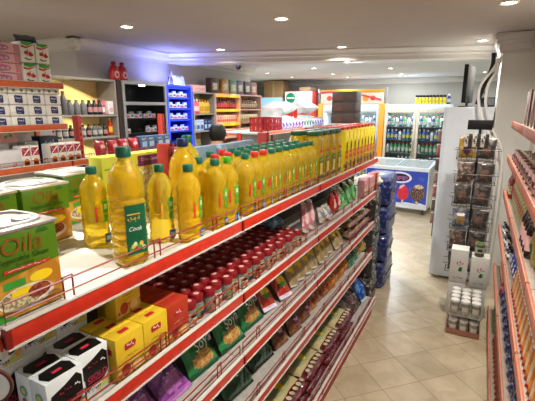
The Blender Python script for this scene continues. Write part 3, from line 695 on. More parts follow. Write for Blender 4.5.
# ------------------------------------------------------------------ other shelving: one builder
PINKR = M('salmon_rail', 'b0684e', .45); PINKP = M('salmon_post', 'c2705a', .45)
def shelving(name, label, xf, xb, segs, railm, sgn, group=None, double=False, deckm=WHT, post=.05, postm=None, wire=(), hw=.02, lips=True, over=.28):
    """segs: (y0, y1, [shelf levels], height). Parts are built in place under an Empty on the floor."""
    r = thing(name, label, 'shelving unit', ((xf + xb) / 2, (segs[0][0] + segs[-1][1]) / 2, 0), 0, group)
    org = Vector(r.location)
    def up(o): o.matrix_parent_inverse = Matrix.Translation(-org); return o
    postm = postm or railm
    a, b = sorted((xf - sgn * .012, xb))
    for y0, y1, lv, top in segs:
        for z in lv:
            m = MB(); m.box(a, b, y0 + .002, y1 - .002, z - .018, z, deckm); sh = up(m.build('shelf', r))
            rail(sh, y0, y1, xf, z - .004, sgn, railm, hw, lips)
            if z in wire: fence(sh, y0 + .01, y1 - .01, xf, z, sgn, .05, 3)
            if double: rail(sh, y0, y1, xb, z - .004, -sgn, railm, hw)
        m = MB(); xm = (xf + xb) / 2 if double else xb
        m.box(xm - .008, xm + .008, y0, y1, .1, min(top, max(lv) - .02 + (.0 if double else over)), deckm); up(m.build('back_panel', r))
    ys = sorted({(s[0], s[3]) for s in segs} | {(s[1], s[3]) for s in segs}); done = {}
    for y, t in ys: done[y] = max(t, done.get(y, 0))
    xm = (xf + xb) / 2 if double else xb
    for y, t in done.items():
        m = MB(); m.box(xm - post / 2, xm + post / 2, y - .02, y + .02, 0, t, postm, .003)
        if postm in (RED, POSTR):
            for i in range(int(t / .05) - 3): m.box(xm + post / 2 + .0002, xm + post / 2 + .0006, y - .006, y + .006, .12 + i * .05, .145 + i * .05, HOLE)
        up(m.build('upright_post', r))
    return r
# ---- paper goods unit on the till side
shelving('wall_shelving', 'shelving unit stacked with toilet rolls and paper towels under orange rails', -2.75, -3.15, [(.9, 2.02, [.17, .9, 1.2, 1.49, 1.77, 2.06], 2.07), (2.02, 2.25, [.17, .9, 1.2, 1.49], 1.5)], M('orange_rail', 'b8542c', .45), 1, wire=(1.49,), over=0)
shelving('low_shelving', 'lower shelving unit with a tall perforated red post, beyond the paper goods', -2.75, -3.0, [(2.29, 3.3, [.17, .9, 1.2, 1.49], 1.84)], RED, 1, wire=(1.49,), post=.06, over=0, postm=POSTR)
def make_tissue():
    r = thing('tissue_pack'); m = MB(); m.box(-.11, .11, -.06, .06, 0, .062, M('pink_pack', 'd3a3a6', .35, var=.08, coat=.3), .008); m.build('pack', r)
    m = MB(); m.ell(-.02, .03, .06, .022, -.0612, M('mauve_print', 'a0607c', .4)); m.scrib(-.02, .03, .09, .022, -.0616, M('white_print', 'd8cfe0', .4), 4); m.rect(.07, .105, .006, .056, -.0612, M('rose_print', 'b8707c', .4)); m.build('front_print', r); return r
for c in range(3):
    for k in range(4): place('tissue', make_tissue, 'pink tissue pack, %s from the bottom in the %s stack before the red-printed rolls' % (nth(k + 1), nth(c + 1)), 'tissue pack', (-2.84, 1.63 - c * .225, 2.061 + k * .0635), E_, 'pink tissue packs')
def make_towel():
    r = thing('paper_towel_pack'); m = MB(); m.box(-.052, .052, -.055, .055, 0, .138, M('towel_white', 'dcdad2', .3, var=.05, coat=.3), .014); m.build('pack', r)
    m = MB(); y = -.0565
    m.poly([(-.04, .118), (.0, .108), (.042, .126), (.042, .134), (-.04, .134)], y, LBG2); m.poly([(-.044, .098), (-.01, .092), (.042, .116), (.042, .12), (-.01, .104), (-.044, .112)], y, INKR)
    m.scrib(.004, .062, .06, .036, y, INKR, 3, 6); m.ell(-.012, .064, .016, .012, y - .0004, INKR); m.ell(.018, .054, .018, .012, y - .0004, INKR)
    m.poly([(-.03, .026), (-.004, .016), (.02, .022), (.026, .03), (.0, .024), (-.024, .034)], y, M('forest_print2', '2c5a34', .5)); m.build('front_print', r); return r
for c in range(2):
    for k in range(2): place('towel', make_towel, 'white paper towel pack with red print, %s layer of the %s column' % (['lower', 'upper'][k], nth(c + 1)), 'paper towel', (-2.84, 1.80 + c * .108, 2.061 + k * .1395), E_, 'paper towel packs with red print')
m = MB()
mkb = bagmk('crumpled_bag', .2, .09, .08, M('red_film', 'a51f2c', **GLOSS), [(.6, 1, M('royal_film', '2a3a96', **GLOSS))], None, None, None, None, 41)
for y, lab in ((1.56, 'crumpled red and blue plastic bag on top of the pink tissue packs'), (1.34, 'second crumpled plastic bag on the tissue packs, by the photo edge')): place('crumple', mkb, lab, 'plastic bag', (-2.84, y, 2.318), E_); fit('crumple', LAST[0], 2.061 + 4 * .0635)
mkb2 = bagmk('crumpled_bag', .16, .05, .05, M('slate_film', '3b3f52', **GLOSS), (), None, None, None, None, 42)
place('crumple2', mkb2, 'small dark plastic bag lying on the paper towel packs', 'plastic bag', (-2.84, 1.84, 2.342), E_, tilt=-.5); fit('crumple2', LAST[0], 2.061 + .279)
def make_rolls():
    r = thing('toilet_roll_pack'); m = MB(); m.box(-.062, .062, -.06, .06, 0, .0735, M('roll_white', 'dedbd6', .35, var=.04, coat=.3), .012); m.build('pack', r)
    m = MB(); m.poly([(-.026, .016), (.022, .012), (.028, .02), (.026, .06), (-.022, .064), (-.029, .056)], -.0612, M('navy_label', '20285c', .4)); m.scrib(0, .042, .04, .014, -.0616, PALE, 6, 5); m.scrib(0, .026, .03, .006, -.0616, PALE, 7, 5); m.build('front_print', r); return r
def make_rollend():
    r = thing('toilet_roll_pack'); m = MB(); m.box(-.062, .062, -.06, .06, 0, .046, M('roll_white', 'dedbd6', .35, var=.04, coat=.3), .012); m.build('pack', r)
    m = MB()
    for sx in (-.026, .026): m.ell(sx, .023, .0105, .0105, -.0612, M('roll_core', '57504a', .7), 12); m.ell(sx, .023, .006, .006, -.0615, M('roll_inner', '8d857a', .7), 10)
    m.build('roll_ends', r); return r
for c in range(6):
    for k in range(3): place('rolls', make_rolls, 'white toilet roll pack with navy label, %s layer of the %s column' % (['bottom', 'middle', 'top'][k], nth(c + 1)), 'toilet rolls', (-2.84, 1.945 - c * .127, 1.771 + k * .0745), E_, 'toilet roll packs with navy labels')
    place('rollend', make_rollend, 'toilet roll pack showing its cardboard cores, on top of the %s column' % nth(c + 1), 'toilet rolls', (-2.84, 1.945 - c * .127, 1.771 + 3 * .0745), E_, 'toilet roll packs showing cores'); LAST[0].scale.z = .9
def make_napkin():
    r = thing('napkin_pack'); m = MB(); m.box(-.042, .042, -.05, .05, 0, .14, M('napkin_white', 'd9d6d0', .35, var=.05, coat=.3), .008); m.build('pack', r)
    m = MB(); y = -.0512; m.rect(-.038, .038, .078, .128, y, M('crimson_print', '9c2438', .4)); m.poly([(-.03, .08), (.03, .126), (.036, .12), (-.02, .08)], y - .0004, PALE); m.poly([(-.03, .126), (.03, .08), (.02, .08), (-.036, .12)], y - .0004, M('rose_print', 'b8707c', .4))
    m.ell(0, .038, .026, .022, y, M('amber_print', 'c07a34', .4)); m.rect(-.026, .026, .014, .036, y, M('amber_print', 'c07a34', .4)); m.build('front_print', r); return r
for i, yy in enumerate((1.69, 1.756, 1.90, 1.966, 2.032, 2.098)): place('napkin', make_napkin, 'white napkin pack with crimson print and amber bowl, %s along the wire rail' % nth(i + 1), 'napkin pack', (-2.825, yy, 1.491), E_, 'napkin packs with crimson print', sc=(.75, 1, 1.08))
place('blank', carton('tissue_carton', .2, .1, .13, M('grey_white_card', 'c4c3c4', .5, var=.04), lambda m, w, d, h, y: m.scrib(.05, .02, .03, .03, y, M('rose_print', 'b8707c', .4), 3)), 'plain greyish white carton before the first napkin pack', 'carton', (-2.83, 1.555, 1.491), E_)
mk_pk = carton('tissue_carton', .17, .1, .09, M('pink_pack2', 'c98d92', .45), lambda m, w, d, h, y: (m.ell(.02, .045, .05, .022, y, M('cream_print', 'c9bb9a', .4)), m.scrib(.02, .045, .06, .016, y - .0004, INKB, 5)))
mk_pe = carton('tissue_carton', .14, .1, .09, M('peach_card', 'd0a07c', .45), lambda m, w, d, h, y: m.ell(0, .045, .05, .03, y, M('tan_blot', 'b5875c', .5)))
mk_ww = carton('tissue_carton', .1, .1, .17, M('grey_white_card', 'c4c3c4', .5, var=.04), lambda m, w, d, h, y: [m.rect(-.02, .02, .02 + i * .04, .024 + i * .04, y, M('grey_print', '8d8a88', .5)) for i in range(4)])
mk_bw = carton('tissue_carton', .15, .1, .1, M('navy_card', '1c2036', .45), lambda m, w, d, h, y: m.scrib(0, .05, .09, .03, y, M('sky_print', '9ec4dd', .5), 9))
for mk, key, y, z, lab in ((mk_pe, 'pe', 1.46, 0, 'peach carton behind the greyish white one'), (mk_ww, 'wx0', 1.60, 0, 'greyish carton supporting the pink one'), (mk_ww, 'ww', 1.82, 0, 'tall white carton between the pink and navy boxes'), (mk_bw, 'bw', 1.96, 0, 'dark navy carton behind the napkin packs')):
    place(key, mk, lab, 'carton', (-2.955, y, 1.491), E_)
place('pk', mk_pk, 'pink carton with an oval print above the napkin packs', 'carton', (-2.955, 1.64, 1.662), E_); place('pe2', mk_pe, 'peach carton stacked on the first peach one', 'carton', (-2.955, 1.46, 1.582), E_)
place('bw', mk_bw, 'dark navy carton stacked on its twin behind the napkin packs', 'carton', (-2.955, 1.96, 1.592), E_)
mk_rb = bagmk('snack_bag', .11, .15, .07, M('ruby_foil', '9c1c2c', **GLOSS), [(.9, 1, BURG)], (.5, .5, .3, .2), INKR, (.5, .6, .16, .1), M('pale_pink', 'dcb7b4', .4), 44)
rowof('ruby', mk_rb, 4, 2.36, .125, -2.83, 1.49, 'ruby red foil bag on the low unit, %s past the post', 'snack bag', 'ruby red bags', -.1, 0, .1, xmax=-2.79)
mk_bb = carton('pasta_carton', .1, .06, .15, M('denim_card', '4a6288', .45, var=.2), lambda m, w, d, h, y: (m.rect(-.03, .03, .05, .1, y, M('sky_print', '9ec4dd', .5)), m.scrib(0, .12, .06, .02, y, PALE, 6)))
rowof('denim', mk_bb, 4, 2.84, .105, -2.83, 1.49, 'denim blue carton on the low unit, %s past the ruby bags', 'carton', 'denim blue cartons', 0, 0, 0, xmax=-2.79)

# ---- built-in cabinets along the till wall
def cab(name, label, y0, y1, z1, xf, shelves, m_out, m_in, depth=.3, sgn=1, x_back=None, glass=None, frame=None, split=None, z0=0, group=None, cat='cabinet', thick=.02):
    """open-fronted cabinet built in place: side, top, back and shelf boards; glass door optional"""
    xb = xf - sgn * depth; r = thing(name, label, cat, ((xf + xb) / 2, (y0 + y1) / 2, z0), 0, group); org = Vector(r.location)
    def up(o): o.matrix_parent_inverse = Matrix.Translation(-org); return o
    a, b = sorted((xf, xb)); t = thick
    for yy in (y0, y1 - t): m = MB(); m.box(a, b, yy, yy + t, z0, z1, m_out); up(m.build('side_panel', r))
    m = MB(); m.box(a, b, y0 + t, y1 - t, z1 - t, z1, m_out); up(m.build('top_panel', r))
    m = MB(); x_, x2 = sorted((xb, xb + sgn * .012)); m.box(x_, x2, y0 + t, y1 - t, z0, z1 - t, m_in); up(m.build('back_panel', r))
    for z in shelves: m = MB(); p, q = sorted((xf - sgn * .006, xb + sgn * .012)); m.box(p, q, y0 + t, y1 - t, z - .018, z, m_in if glass else m_out); up(m.build('shelf', r))
    return r, up
CABW = M('cabinet_white', '85827e', .5, var=.03); NICHE = M('niche_cream', 'd6c38e', .6, var=.03); XL = -3.6
cab('shelf_niche', 'white niche with warm backlight, between the paper goods and the dark panel', 2.45, 3.28, 2.2, XL, [.6, 1.0, 1.35, 1.6, 1.83], CABW, NICHE, .3)
for z in (2.15, 1.80, 1.56): lamp('niche_strip', (XL - .2, 2.87, z), 1.6, .7, (1, .82, .45), (0, R(20), PI / 2), 'RECTANGLE', .02)
m = MB(); m.box(XL - .3, XL + .01, 3.285, 3.345, 0, 2.2, M('wenge_panel', '2e231c', .4)); tag(m.build('wood_panel'), 'dark wood upright panel between the niche and the black cabinet', 'panel')
BLKC = M('cabinet_black', '0c0c0e', .35); SILV = M('brushed_silver', 'b9bcc0', .3, .8, var=.04); PANE = M('clear_pane', '202428', .03, alpha=.06, var=0)
r, up = cab('display_cabinet', 'black glass-fronted cabinet with silver frame and small white goods', 3.35, 4.07, 2.2, XL, [.5, .9, 1.2, 1.44, 1.61, 1.783, 1.95], BLKC, BLKC, .3, glass=True)
m = MB()
for yy in (3.35, 4.035): m.box(XL, XL + .02, yy, yy + .035, 0.05, 2.2, SILV)
for zz in (.05, 1.935, 2.165): m.box(XL, XL + .02, 3.385, 4.035, zz, zz + .035, SILV)
d = up(m.build('door', r)); m = MB(); m.box(XL + .006, XL + .010, 3.385, 4.035, .085, 1.935, PANE); m.box(XL + .006, XL + .010, 3.385, 4.035, 1.97, 2.165, PANE); m.build('pane', d)
m = MB(); m.box(XL - .05, XL - .03, 3.67, 3.75, 2.155, 2.17, LENS); up(m.build('strip_lamp', r)); lamp('cabinet_strip', (XL - .1, 3.7, 2.14), .22, .4, (.95, .95, 1), (0, 0, PI / 2), 'RECTANGLE', .03)
def small_box(name, w, d, h, base, pr, seed=3):
    return carton(name, w, d, h, base, lambda m, w, d, h, y: (m.rect(-w * .35, w * .35, h * .15, h * .5, y, pr), m.scrib(0, h * .75, w * .7, h * .25, y, pr, seed, 4)), .001)
mk_cig = small_box('medicine_box', .055, .03, .075, M('box_white', 'd8dade', .45), M('ink_blue', '3a4f86', .45)); mk_cig2 = small_box('medicine_box', .075, .03, .05, M('box_grey', 'b8bcc4', .45), INKR)
for z, ys, w_ in ((1.784, (3.44, 3.505, 3.57, 3.635, 3.70, 3.80, 3.86, 3.92), 'upper'), (1.611, (3.43, 3.49, 3.82, 3.88, 3.94), 'middle'), (1.441, (3.45, 3.51, 3.60, 3.85, 3.91), 'lower')):
    for i, yy in enumerate(ys): place('cig%d' % (i % 2), [mk_cig, mk_cig2][i % 2], 'small %s box behind glass, %s on the %s shelf of the black cabinet' % (['white', 'grey'][i % 2], nth(i + 1), w_), 'box', (XL - .1, yy, z), E_, 'small boxes in the black cabinet')
BLUP = M('blue_panel', '101e80', .5, var=.03)
cab('lit_shelves', 'shelf unit glowing blue beside the black cabinet', 4.1, 4.6, 2.18, XL, [.6, 1.0, 1.3, 1.46, 1.60, 1.755, 1.90, 2.04], M('blue_board', '1c36b0', .45, var=.03), BLUP, .28)
BLUS = M('blue_strip', '2038ff', .4, emit=2.2, var=0)
for k, z in enumerate((2.15, 2.02, 1.88, 1.735)):
    m = MB(); m.box(XL - .03, XL - .015, 4.13, 4.57, z - .004, z + .004, BLUS); tag(m.build('strip_lamp'), 'blue light strip under the %s board of the glowing shelf unit' % nth(k + 1), 'light strip', 'blue light strips')
    lamp('blue_strip', (XL - .05, 4.35, z - .01), .4, .42, (.14, .26, 1), (0, 0, PI / 2), 'RECTANGLE', .03)
for k, yy in enumerate((4.1, 4.578)):
    m = MB(); m.box(XL + .0005, XL + .006, yy, yy + .022, .6, 2.18, BLUS); tag(m.build('strip_lamp'), 'vertical blue light strip on the %s upright of the glowing shelf unit' % ['cabinet-side', 'far'][k], 'light strip', 'vertical blue light strips')
m = MB(); m.box(XL - .02, XL - .005, 4.1, 4.6, 2.181, 2.19, BLUS); tag(m.build('strip_lamp'), 'blue light strip along the top edge of the glowing shelf unit', 'light strip')
lamp('blue_uplight', (XL - .1, 4.3, 2.21), 7.0, .5, (.25, .3, 1), (PI, 0, PI / 2), 'RECTANGLE', .05)
for z, w_ in ((2.041, 'top'), (1.901, 'second'), (1.756, 'third'), (1.601, 'fourth')):
    for i in range(6): place('cig%d' % ((i + int(z * 10)) % 2), mk_cig, 'pale box on the %s blue-lit shelf, %s in the row' % (w_, nth(i + 1)), 'box', (XL - .08, 4.17 + i * .074, z), E_, 'pale boxes on the blue-lit shelves')
# on top of the cabinets
def make_deterg():
    r = thing('detergent_bottle'); m = MB(); m.lathe([(.05, 0, 3), (.06, .01, 3), (.06, .10, 3), (.045, .15, 2.5), (.022, .17), (.022, .175)], M('scarlet_plastic', 'b01c1a', .35), 16, sx=1, sy=.7); m.build('bottle_body', r)
    m = MB(); m.lathe([(.024, .174), (.026, .20), (.018, .205)], M('scarlet_cap', '8f1614', .4), 12); m.build('cap', r)
    m = MB(); m.ell(0, .065, .034, .04, -.0425, M('pale_pink', 'dcb7b4', .4)); m.ell(.004, .062, .018, .022, -.0432, INKR); m.build('label_panel', r); return r
for i, yy in enumerate((3.38, 3.50)): place('deterg', make_deterg, ['scarlet detergent bottle on the cabinet top, next to the dark panel', 'scarlet detergent bottle on the cabinet top, above the glass door'][i], 'bottle', (XL - .12, yy, 2.201), E_, 'scarlet detergent bottles')
r = thing('perfume_stand', 'folding display card and bag on top of the blue-lit shelves', 'display card', (XL - .12, 4.34, 2.18), E_)
m = MB(); m.tube([(-.07, 0, 0), (0, .0, .2), (.07, 0, 0)], .006, SILV, 6); m.tube([(-.05, .04, 0), (0, .01, .2), (.05, .04, 0)], .005, SILV, 6); m.build('stand_frame', r)
m = MB(); m.box(-.045, .045, .012, .018, .01, .12, M('dark_violet', '2a2440', .4)); m.build('card', r)
mk_pos = carton('poster_box', .2, .04, .15, M('silver_blue_card', '9aa6b8', .4, hex2='d9dbe0', mix=.5, scale=9), lambda m, w, d, h, y: m.poly([(-.08, .02), (.05, .01), (.08, .1), (-.03, .13)], y, M('pale_foil', 'a9c4d0', .3)))
place('pos', mk_pos, 'silver blue box leaning on top of the glowing shelf unit', 'box', (XL - .16, 4.56, 2.182), E_, tilt=-.25)
cab('open_shelves', 'plain white open shelves with pink and yellow bottles', 4.63, 5.15, 2.12, XL, [.6, 1.0, 1.3, 1.575, 1.82], CABW, NICHE, .28)
def bottle(name, r_, h, base, capm, labm, n=12, sq=2):
    def f():
        o = thing(name); m = MB(); m.lathe([(r_ * .9, 0, sq), (r_, h * .03, sq), (r_, h * .62, sq), (r_ * .55, h * .8, 2), (r_ * .4, h * .86, 2)], base, n); m.build('bottle_body', o)
        m = MB(); m.lathe([(r_ * .45, h * .85), (r_ * .48, h * .99), (r_ * .3, h)], capm, n); m.build('cap', o)
        if labm: m = MB(); m.patch(r_ * 1.02, h * .18, h * .52, -160, -20, labm, 6, sq); m.build('label_panel', o)
        return o
    return f
PINKB = M('pink_plastic', 'c8487a', .35); YELB = M('yellow_plastic', 'd8b030', .35)
for i in range(7): place('shamp%d' % (i < 3), bottle('shampoo_bottle', .032, .2, PINKB if i < 3 else YELB, PALE if i < 3 else M('amber_cap', 'a86a1c', .4), M('pale_pink', 'dcb7b4', .4) if i < 3 else M('gold_label', 'b88f2c', .4), 12, 3), '%s shampoo bottle on the white open shelves, %s in the row' % (['yellow', 'pink'][i < 3], nth(i + 1)), 'shampoo bottle', (XL - .09, 4.695 + i * .065, 1.821), E_, 'shampoo bottles on the white shelves')
mk_diap = small_box('care_box', .085, .06, .16, M('pale_blue_box', 'a9bfdc', .45), M('ink_blue', '3a4f86', .45), 5); mk_diap2 = small_box('care_box', .085, .06, .17, M('indigo_box', '2c2f66', .45), M('sky_print', '9ec4dd', .5), 7)
for i in range(5): place('diap%d' % (i > 2), mk_diap if i < 3 else mk_diap2, '%s box below the shampoo bottles, %s in the row' % (['pale blue', 'indigo'][i > 2], nth(i + 1)), 'box', (XL - .09, 4.71 + i * .093, 1.576), E_, 'boxes below the shampoo bottles')
place('pinkrow', carton('care_box', .3, .15, .1, M('blush_card', 'd5a8a4', .45), lambda m, w, d, h, y: m.scrib(0, .05, .2, .03, y, INKR, 4)), 'blush pink box on top of the white open shelves', 'box', (XL - .14, 4.87, 2.121), E_)
YELR = M('yellow_board', 'd88a10', .4, emit=.9, var=0)
shv = [.6, 1.0, 1.22, 1.44, 1.66, 1.88, 2.1]
r, up = cab('lit_rack', 'wall shelves with glowing amber edges and brown bottles', 5.17, 5.87, 2.12, XL, shv[:-1], M('blush_board', 'cfa79a', .5, var=.03), NICHE, .28)
for z in (2.1, 1.88, 1.66): m = MB(); m.box(XL, XL + .012, 5.18, 5.86, z - .035, z + .004, YELR); up(m.build('edge_lamp', r)); lamp('amber_strip', (XL + .03, 5.52, z - .05), .7, .6, (1, .6, .1), (0, R(-30), PI / 2), 'RECTANGLE', .02)
cab('wall_rack', 'pale pink wall shelves past the amber-lit ones', 5.88, 6.62, 2.12, XL, shv[:-1], M('blush_board', 'cfa79a', .5, var=.03), NICHE, .28)
BRN = M('brown_glass', '4a2018', .25, coat=.5); AMB = M('amber_glass', '8a5a20', .25, coat=.4)
for s, (y0, nm, B1) in enumerate(((5.2, 'amber-lit shelves', BRN), (5.91, 'pale pink shelves', AMB))):
    for i in range(9): place('brn%d' % s, bottle('syrup_bottle', .032, .17, B1, M('maroon_cap', '5c1c20', .4), [M('crimson_print', '9c2438', .4), M('cream_print', 'c9bb9a', .4)][s]), '%s bottle on the upper board of the %s, %s in the row' % (['dark brown', 'amber'][s], nm, nth(i + 1)), 'bottle', (XL - .07, y0 + .04 + i * .07, 1.882), E_, 'bottles on the wall shelves')
    mk_c = [small_box('spice_carton', .06, .05, .13, M('rosy_card', 'b8867a', .45, hex2='d9c0a8', mix=.5, scale=30), INKR, 3), small_box('spice_carton', .06, .05, .13, M('lemon_card', 'c9bb6a', .45, hex2='d9d0b0', mix=.5, scale=30), M('ochre_print', '9a7a20', .5), 3)][s]
    for z, w_ in ((1.661, 'middle'), (1.441, 'lower')):
        for i in range(10): place('spc%d' % s, mk_c, '%s carton on the %s board of the %s, %s in the row' % (['rosy', 'lemon'][s], w_, nm, nth(i + 1)), 'carton', (XL - .06, y0 + .035 + i * .062, z), E_, 'cartons on the wall shelves')
TOPM = [M('umber_card', '4a342c', .5, var=.2), M('amber_card', 'b8842c', .5, var=.2), M('jade_card', '5f8f78', .5, var=.2), M('mauve_card', '6a5468', .5, var=.2), M('russet_card', '9a5a44', .5, var=.2)]
for i, (yy, k, nm) in enumerate(((5.14, 0, 'umber brown'), (5.42, 1, 'amber'), (5.66, 2, 'jade'), (5.88, 3, 'mauve'), (6.12, 0, 'second umber'), (6.34, 4, 'russet'))):
    place('topb%d' % k, carton('gift_box', .2, .1, .22, TOPM[k], lambda m, w, d, h, y: (m.rect(-.06, .06, .05, .15, y, M('cream_print', 'c9bb9a', .4)), m.scrib(0, .18, .12, .04, y, INKB, 6))), '%s gift box on top of the amber and pink wall shelves' % nm, 'gift box', (XL - .1, yy + .1, 2.121), E_, 'gift boxes on the wall shelves')
# niche goods
GRYP = M('grey_plastic', '6f706e', .4); 
for i in range(3): place('gryt', bottle('spray_bottle', .033, .23, M('deep_grey', '55575a', .4), M('deep_grey', '55575a'), None), 'tall grey spray bottle on the niche board, %s in the row' % nth(i + 1), 'bottle', (XL - .08, 2.53 + i * .075, 1.831), E_, 'grey bottles in the niche')
for i in range(3): place('grys', bottle('cream_jar', .035, .15, M('steel_plastic', '66696a', .4), GRYP, None), 'short grey bottle on the niche board, %s past the tall ones' % nth(i + 1), 'bottle', (XL - .08, 2.745 + i * .078, 1.831), E_, 'grey bottles in the niche')
for i in range(3): place('blkj', bottle('gel_jar', .031, .15, BLK, BLK, M('pale_rose', 'a8787a', .5)), 'black jar on the niche board, %s in the row' % nth(i + 1), 'jar', (XL - .07, 2.966 + i * .065, 1.831), E_, 'black jars in the niche')
place('pinkc', small_box('care_carton', .06, .06, .15, M('rose_card', 'c2566a', .45), PALE), 'rose pink carton at the end of the upper niche board', 'carton', (XL - .06, 3.16, 1.832), E_, tilt=0); LAST[0].location.x = XL - .12
place('whitec', small_box('care_carton', .07, .06, .14, M('box_white', 'd8dade', .45), M('blush_card', 'd5a8a4', .45)), 'white carton leaning at the end of the upper niche board', 'carton', (XL - .07, 3.223, 1.832), E_)
for i in range(10): place('lowj%d' % (i % 3 == 0), bottle('lotion_bottle', .028, .13, M('slate_plastic', '4f5558', .4) if i % 3 else BLK, BLK, M('ash_label', 'a5a5a0', .5) if i % 3 else M('pale_rose', 'a8787a', .5)), 'small dark bottle on the lower niche board, %s in the row' % nth(i + 1), 'bottle', (XL - .08, 2.52 + i * .07, 1.601), E_, 'small bottles on the lower niche board')
place('redtube', bottle('spray_can', .028, .19, M('scarlet_plastic', 'b01c1a', .35), M('yellow_plastic', 'd8b030', .35), YELB), 'red and yellow spray can at the end of the lower niche board', 'spray can', (XL - .08, 3.225, 1.601), E_)

# ---- ceiling camera and the till person
r = thing('security_camera', 'small black dome security camera on the slanting beam', 'camera', (-3.02, 4.9, CZ - .132)); m = MB(); m.lathe([(.05, 0), (.05, -.02), (.03, -.03)], TRIMM, 16); m.build('mount', r)
m = MB(); m.lathe([(.035, -.028), (.038, -.05), (.02, -.075), (.0, -.08)], BLK, 16, cap=False); m.build('dome', r)
#PERSON

# ---- island shelves in the middle of the shop
shelving('island_shelving', 'double-sided island shelving piled with packets, behind the oil bottles', -2.45, -3.15, [(4.55, 5.45, [.17, .6, .95, 1.27, 1.585], 1.58), (5.45, 6.35, [.17, .6, .95, 1.27, 1.585], 1.6), (6.35, 7.25, [.17, .6, .95, 1.27, 1.585], 1.92)], M('coral_rail', 'cf6a4c', .45), 1, double=True, postm=RED)
# crate: open lattice walls
r = thing('plastic_crate', 'red plastic crate with slotted sides on the island shelving', 'crate', (-2.62, 4.95, 1.586)); m = MB(); RC = M('crate_red', '8f1d1d', .4)
m.box(-.15, .15, -.19, .19, 0, .012, RC)
for a in range(7):
    yy = -.18 + a * .06
    for xx in (-.15, .14): m.box(xx, xx + .01, yy - .012, yy + .012, 0, .19, RC)
for a in range(6):
    xx = -.14 + a * .056
    for yy in (-.19, .18): m.box(xx - .012, xx + .012, yy, yy + .01, 0, .19, RC)
for zz in (.0, .085, .172):
    for xx in (-.15, .14): m.box(xx - .001, xx + .011, -.192, .192, zz, zz + .02, RC)
    for yy in (-.191, .18): m.box(-.15, .15, yy, yy + .011, zz, zz + .02, RC)
m.build('crate_body', r)
mk_pas = [bagmk('pasta_packet', .1, .16, .06, M('lavender_film', '8a7aa6', .3, hex2='d5cfe0', mix=.5, scale=30, coat=.3), [(.88, 1, CLRW)], (.5, .5, .3, .2), M('violet_print', '5a3a8a', .4), None, None, 50),
          bagmk('pasta_packet', .1, .16, .06, M('magenta_film', 'a04a86', .3, hex2='e0cdd8', mix=.5, scale=30, coat=.3), [(.88, 1, CLRW)], (.5, .5, .3, .2), M('violet_print', '5a3a8a', .4), None, None, 51),
          bagmk('pasta_packet', .1, .16, .06, M('white_green_film', 'c8d0c4', .3, hex2='6f8f6a', mix=.56, scale=30, coat=.3), [(.88, 1, CLRW)], (.5, .5, .3, .2), M('navy_label', '20285c', .4), None, None, 52)]
for i in range(15):
    k = 0 if i < 4 else 1 if i < 7 else 2 if i < 11 else 0
    place('pas%d' % k, mk_pas[k], '%s packet standing on the island shelving, %s past the red crate' % (['lavender', 'magenta', 'white and green'][k], nth(i + 1)), 'packet', (-2.5, 5.2 + i * .115, 1.586), E_, 'packets on the island shelving', tilt=-.08); fit('pas%d' % k, LAST[0], 1.585)
    place('pas%d' % ((k + 1) % 3), mk_pas[(k + 1) % 3], '%s packet in the second row of the island shelving, %s along' % (['lavender', 'magenta', 'white and green'][(k + 1) % 3], nth(i + 1)), 'packet', (-2.62, 5.22 + i * .115, 1.586), E_, 'packets on the island shelving', tilt=-.08); fit('pas%d' % ((k + 1) % 3), LAST[0], 1.585)
mk_sack = bagmk('rice_sack', .64, .36, .19, M('woven_white', 'eeeeea', .55, var=.04), (), (.5, .5, .3, .3), M('leaf_pattern', 'dfe2da', .5, hex2='4a6a58', mix=.62, scale=14), None, None, 53, fat=.3)
for i, yy in enumerate((5.9, 6.85)):
    for k in range(2): place('sack', mk_sack, 'white woven sack lying on the island shelving, %s layer of the %s pile' % (['bottom', 'top'][k], nth(i + 1)), 'sack', (-2.68, yy, 1.7 + k * .17), E_, 'white woven sacks', tilt=-1.5708); fit('sack', LAST[0], 1.585 + k * .215, -2.69)
def make_milk():
    o = thing('cleaner_bottle'); m = MB(); m.lathe([(.045, 0, 3), (.05, .01, 3), (.05, .14, 3), (.03, .19), (.02, .2)], M('milk_plastic', 'd5d0c4', .4), 14, sx=1, sy=.7); m.build('bottle_body', o)
    m = MB(); m.lathe([(.02, .198), (.022, .225), (.012, .23)], M('sand_cap', 'b59a7a', .4), 12); m.build('cap', o); m = MB(); m.rect(-.03, .03, .04, .12, -.0355, M('ash_label', 'a5a5a0', .5)); m.build('label_panel', o); return o
for i in range(9): place('milk', make_milk, 'milky white bottle on the level below the packets, %s along the island' % nth(i + 1), 'bottle', (-2.5, 5.52 + i * .115, 1.271), E_, 'milky white bottles on the island')
mk_pb = small_box('soap_box', .1, .08, .12, M('plum_card', '6a3a6a', .45, var=.2), PALE, 6)
for i in range(8): place('soap', mk_pb, 'plum soap box on the island level below the crate, %s along' % nth(i + 1), 'box', (-2.51, 4.62 + i * .108, 1.271), E_, 'plum soap boxes')
BRC = M('brown_carton', '45332a', .6, var=.15, scale=6); BRC2 = M('brown_carton_print', '63392a', .6)
mk_car = carton('cardboard_carton', .45, .36, .19, BRC, lambda m, w, d, h, y: (m.rect(-.18, -.02, .04, .13, y, BRC2), m.scrib(.1, .085, .16, .07, y, BRC2, 6)), .004)
for k, lab in enumerate(('bottom', 'second', 'third')): place('carton3', mk_car, 'brown cardboard carton, %s in the stack at the far end of the island' % lab, 'carton', (-2.28, 7.52, 1.62 + k * .192), 0, 'stacked brown cartons', spin=.03 * (k - 1))
m = MB(); m.box(-2.52, -2.04, 7.32, 7.72, 1.60, 1.619, WHT); m.box(-2.32, -2.27, 7.5, 7.55, .02, 1.6, RED); m.box(-2.5, -2.1, 7.34, 7.7, 0, .02, RED); tag(m.build('display_table'), 'high red-legged stand carrying the brown cartons', 'stand')

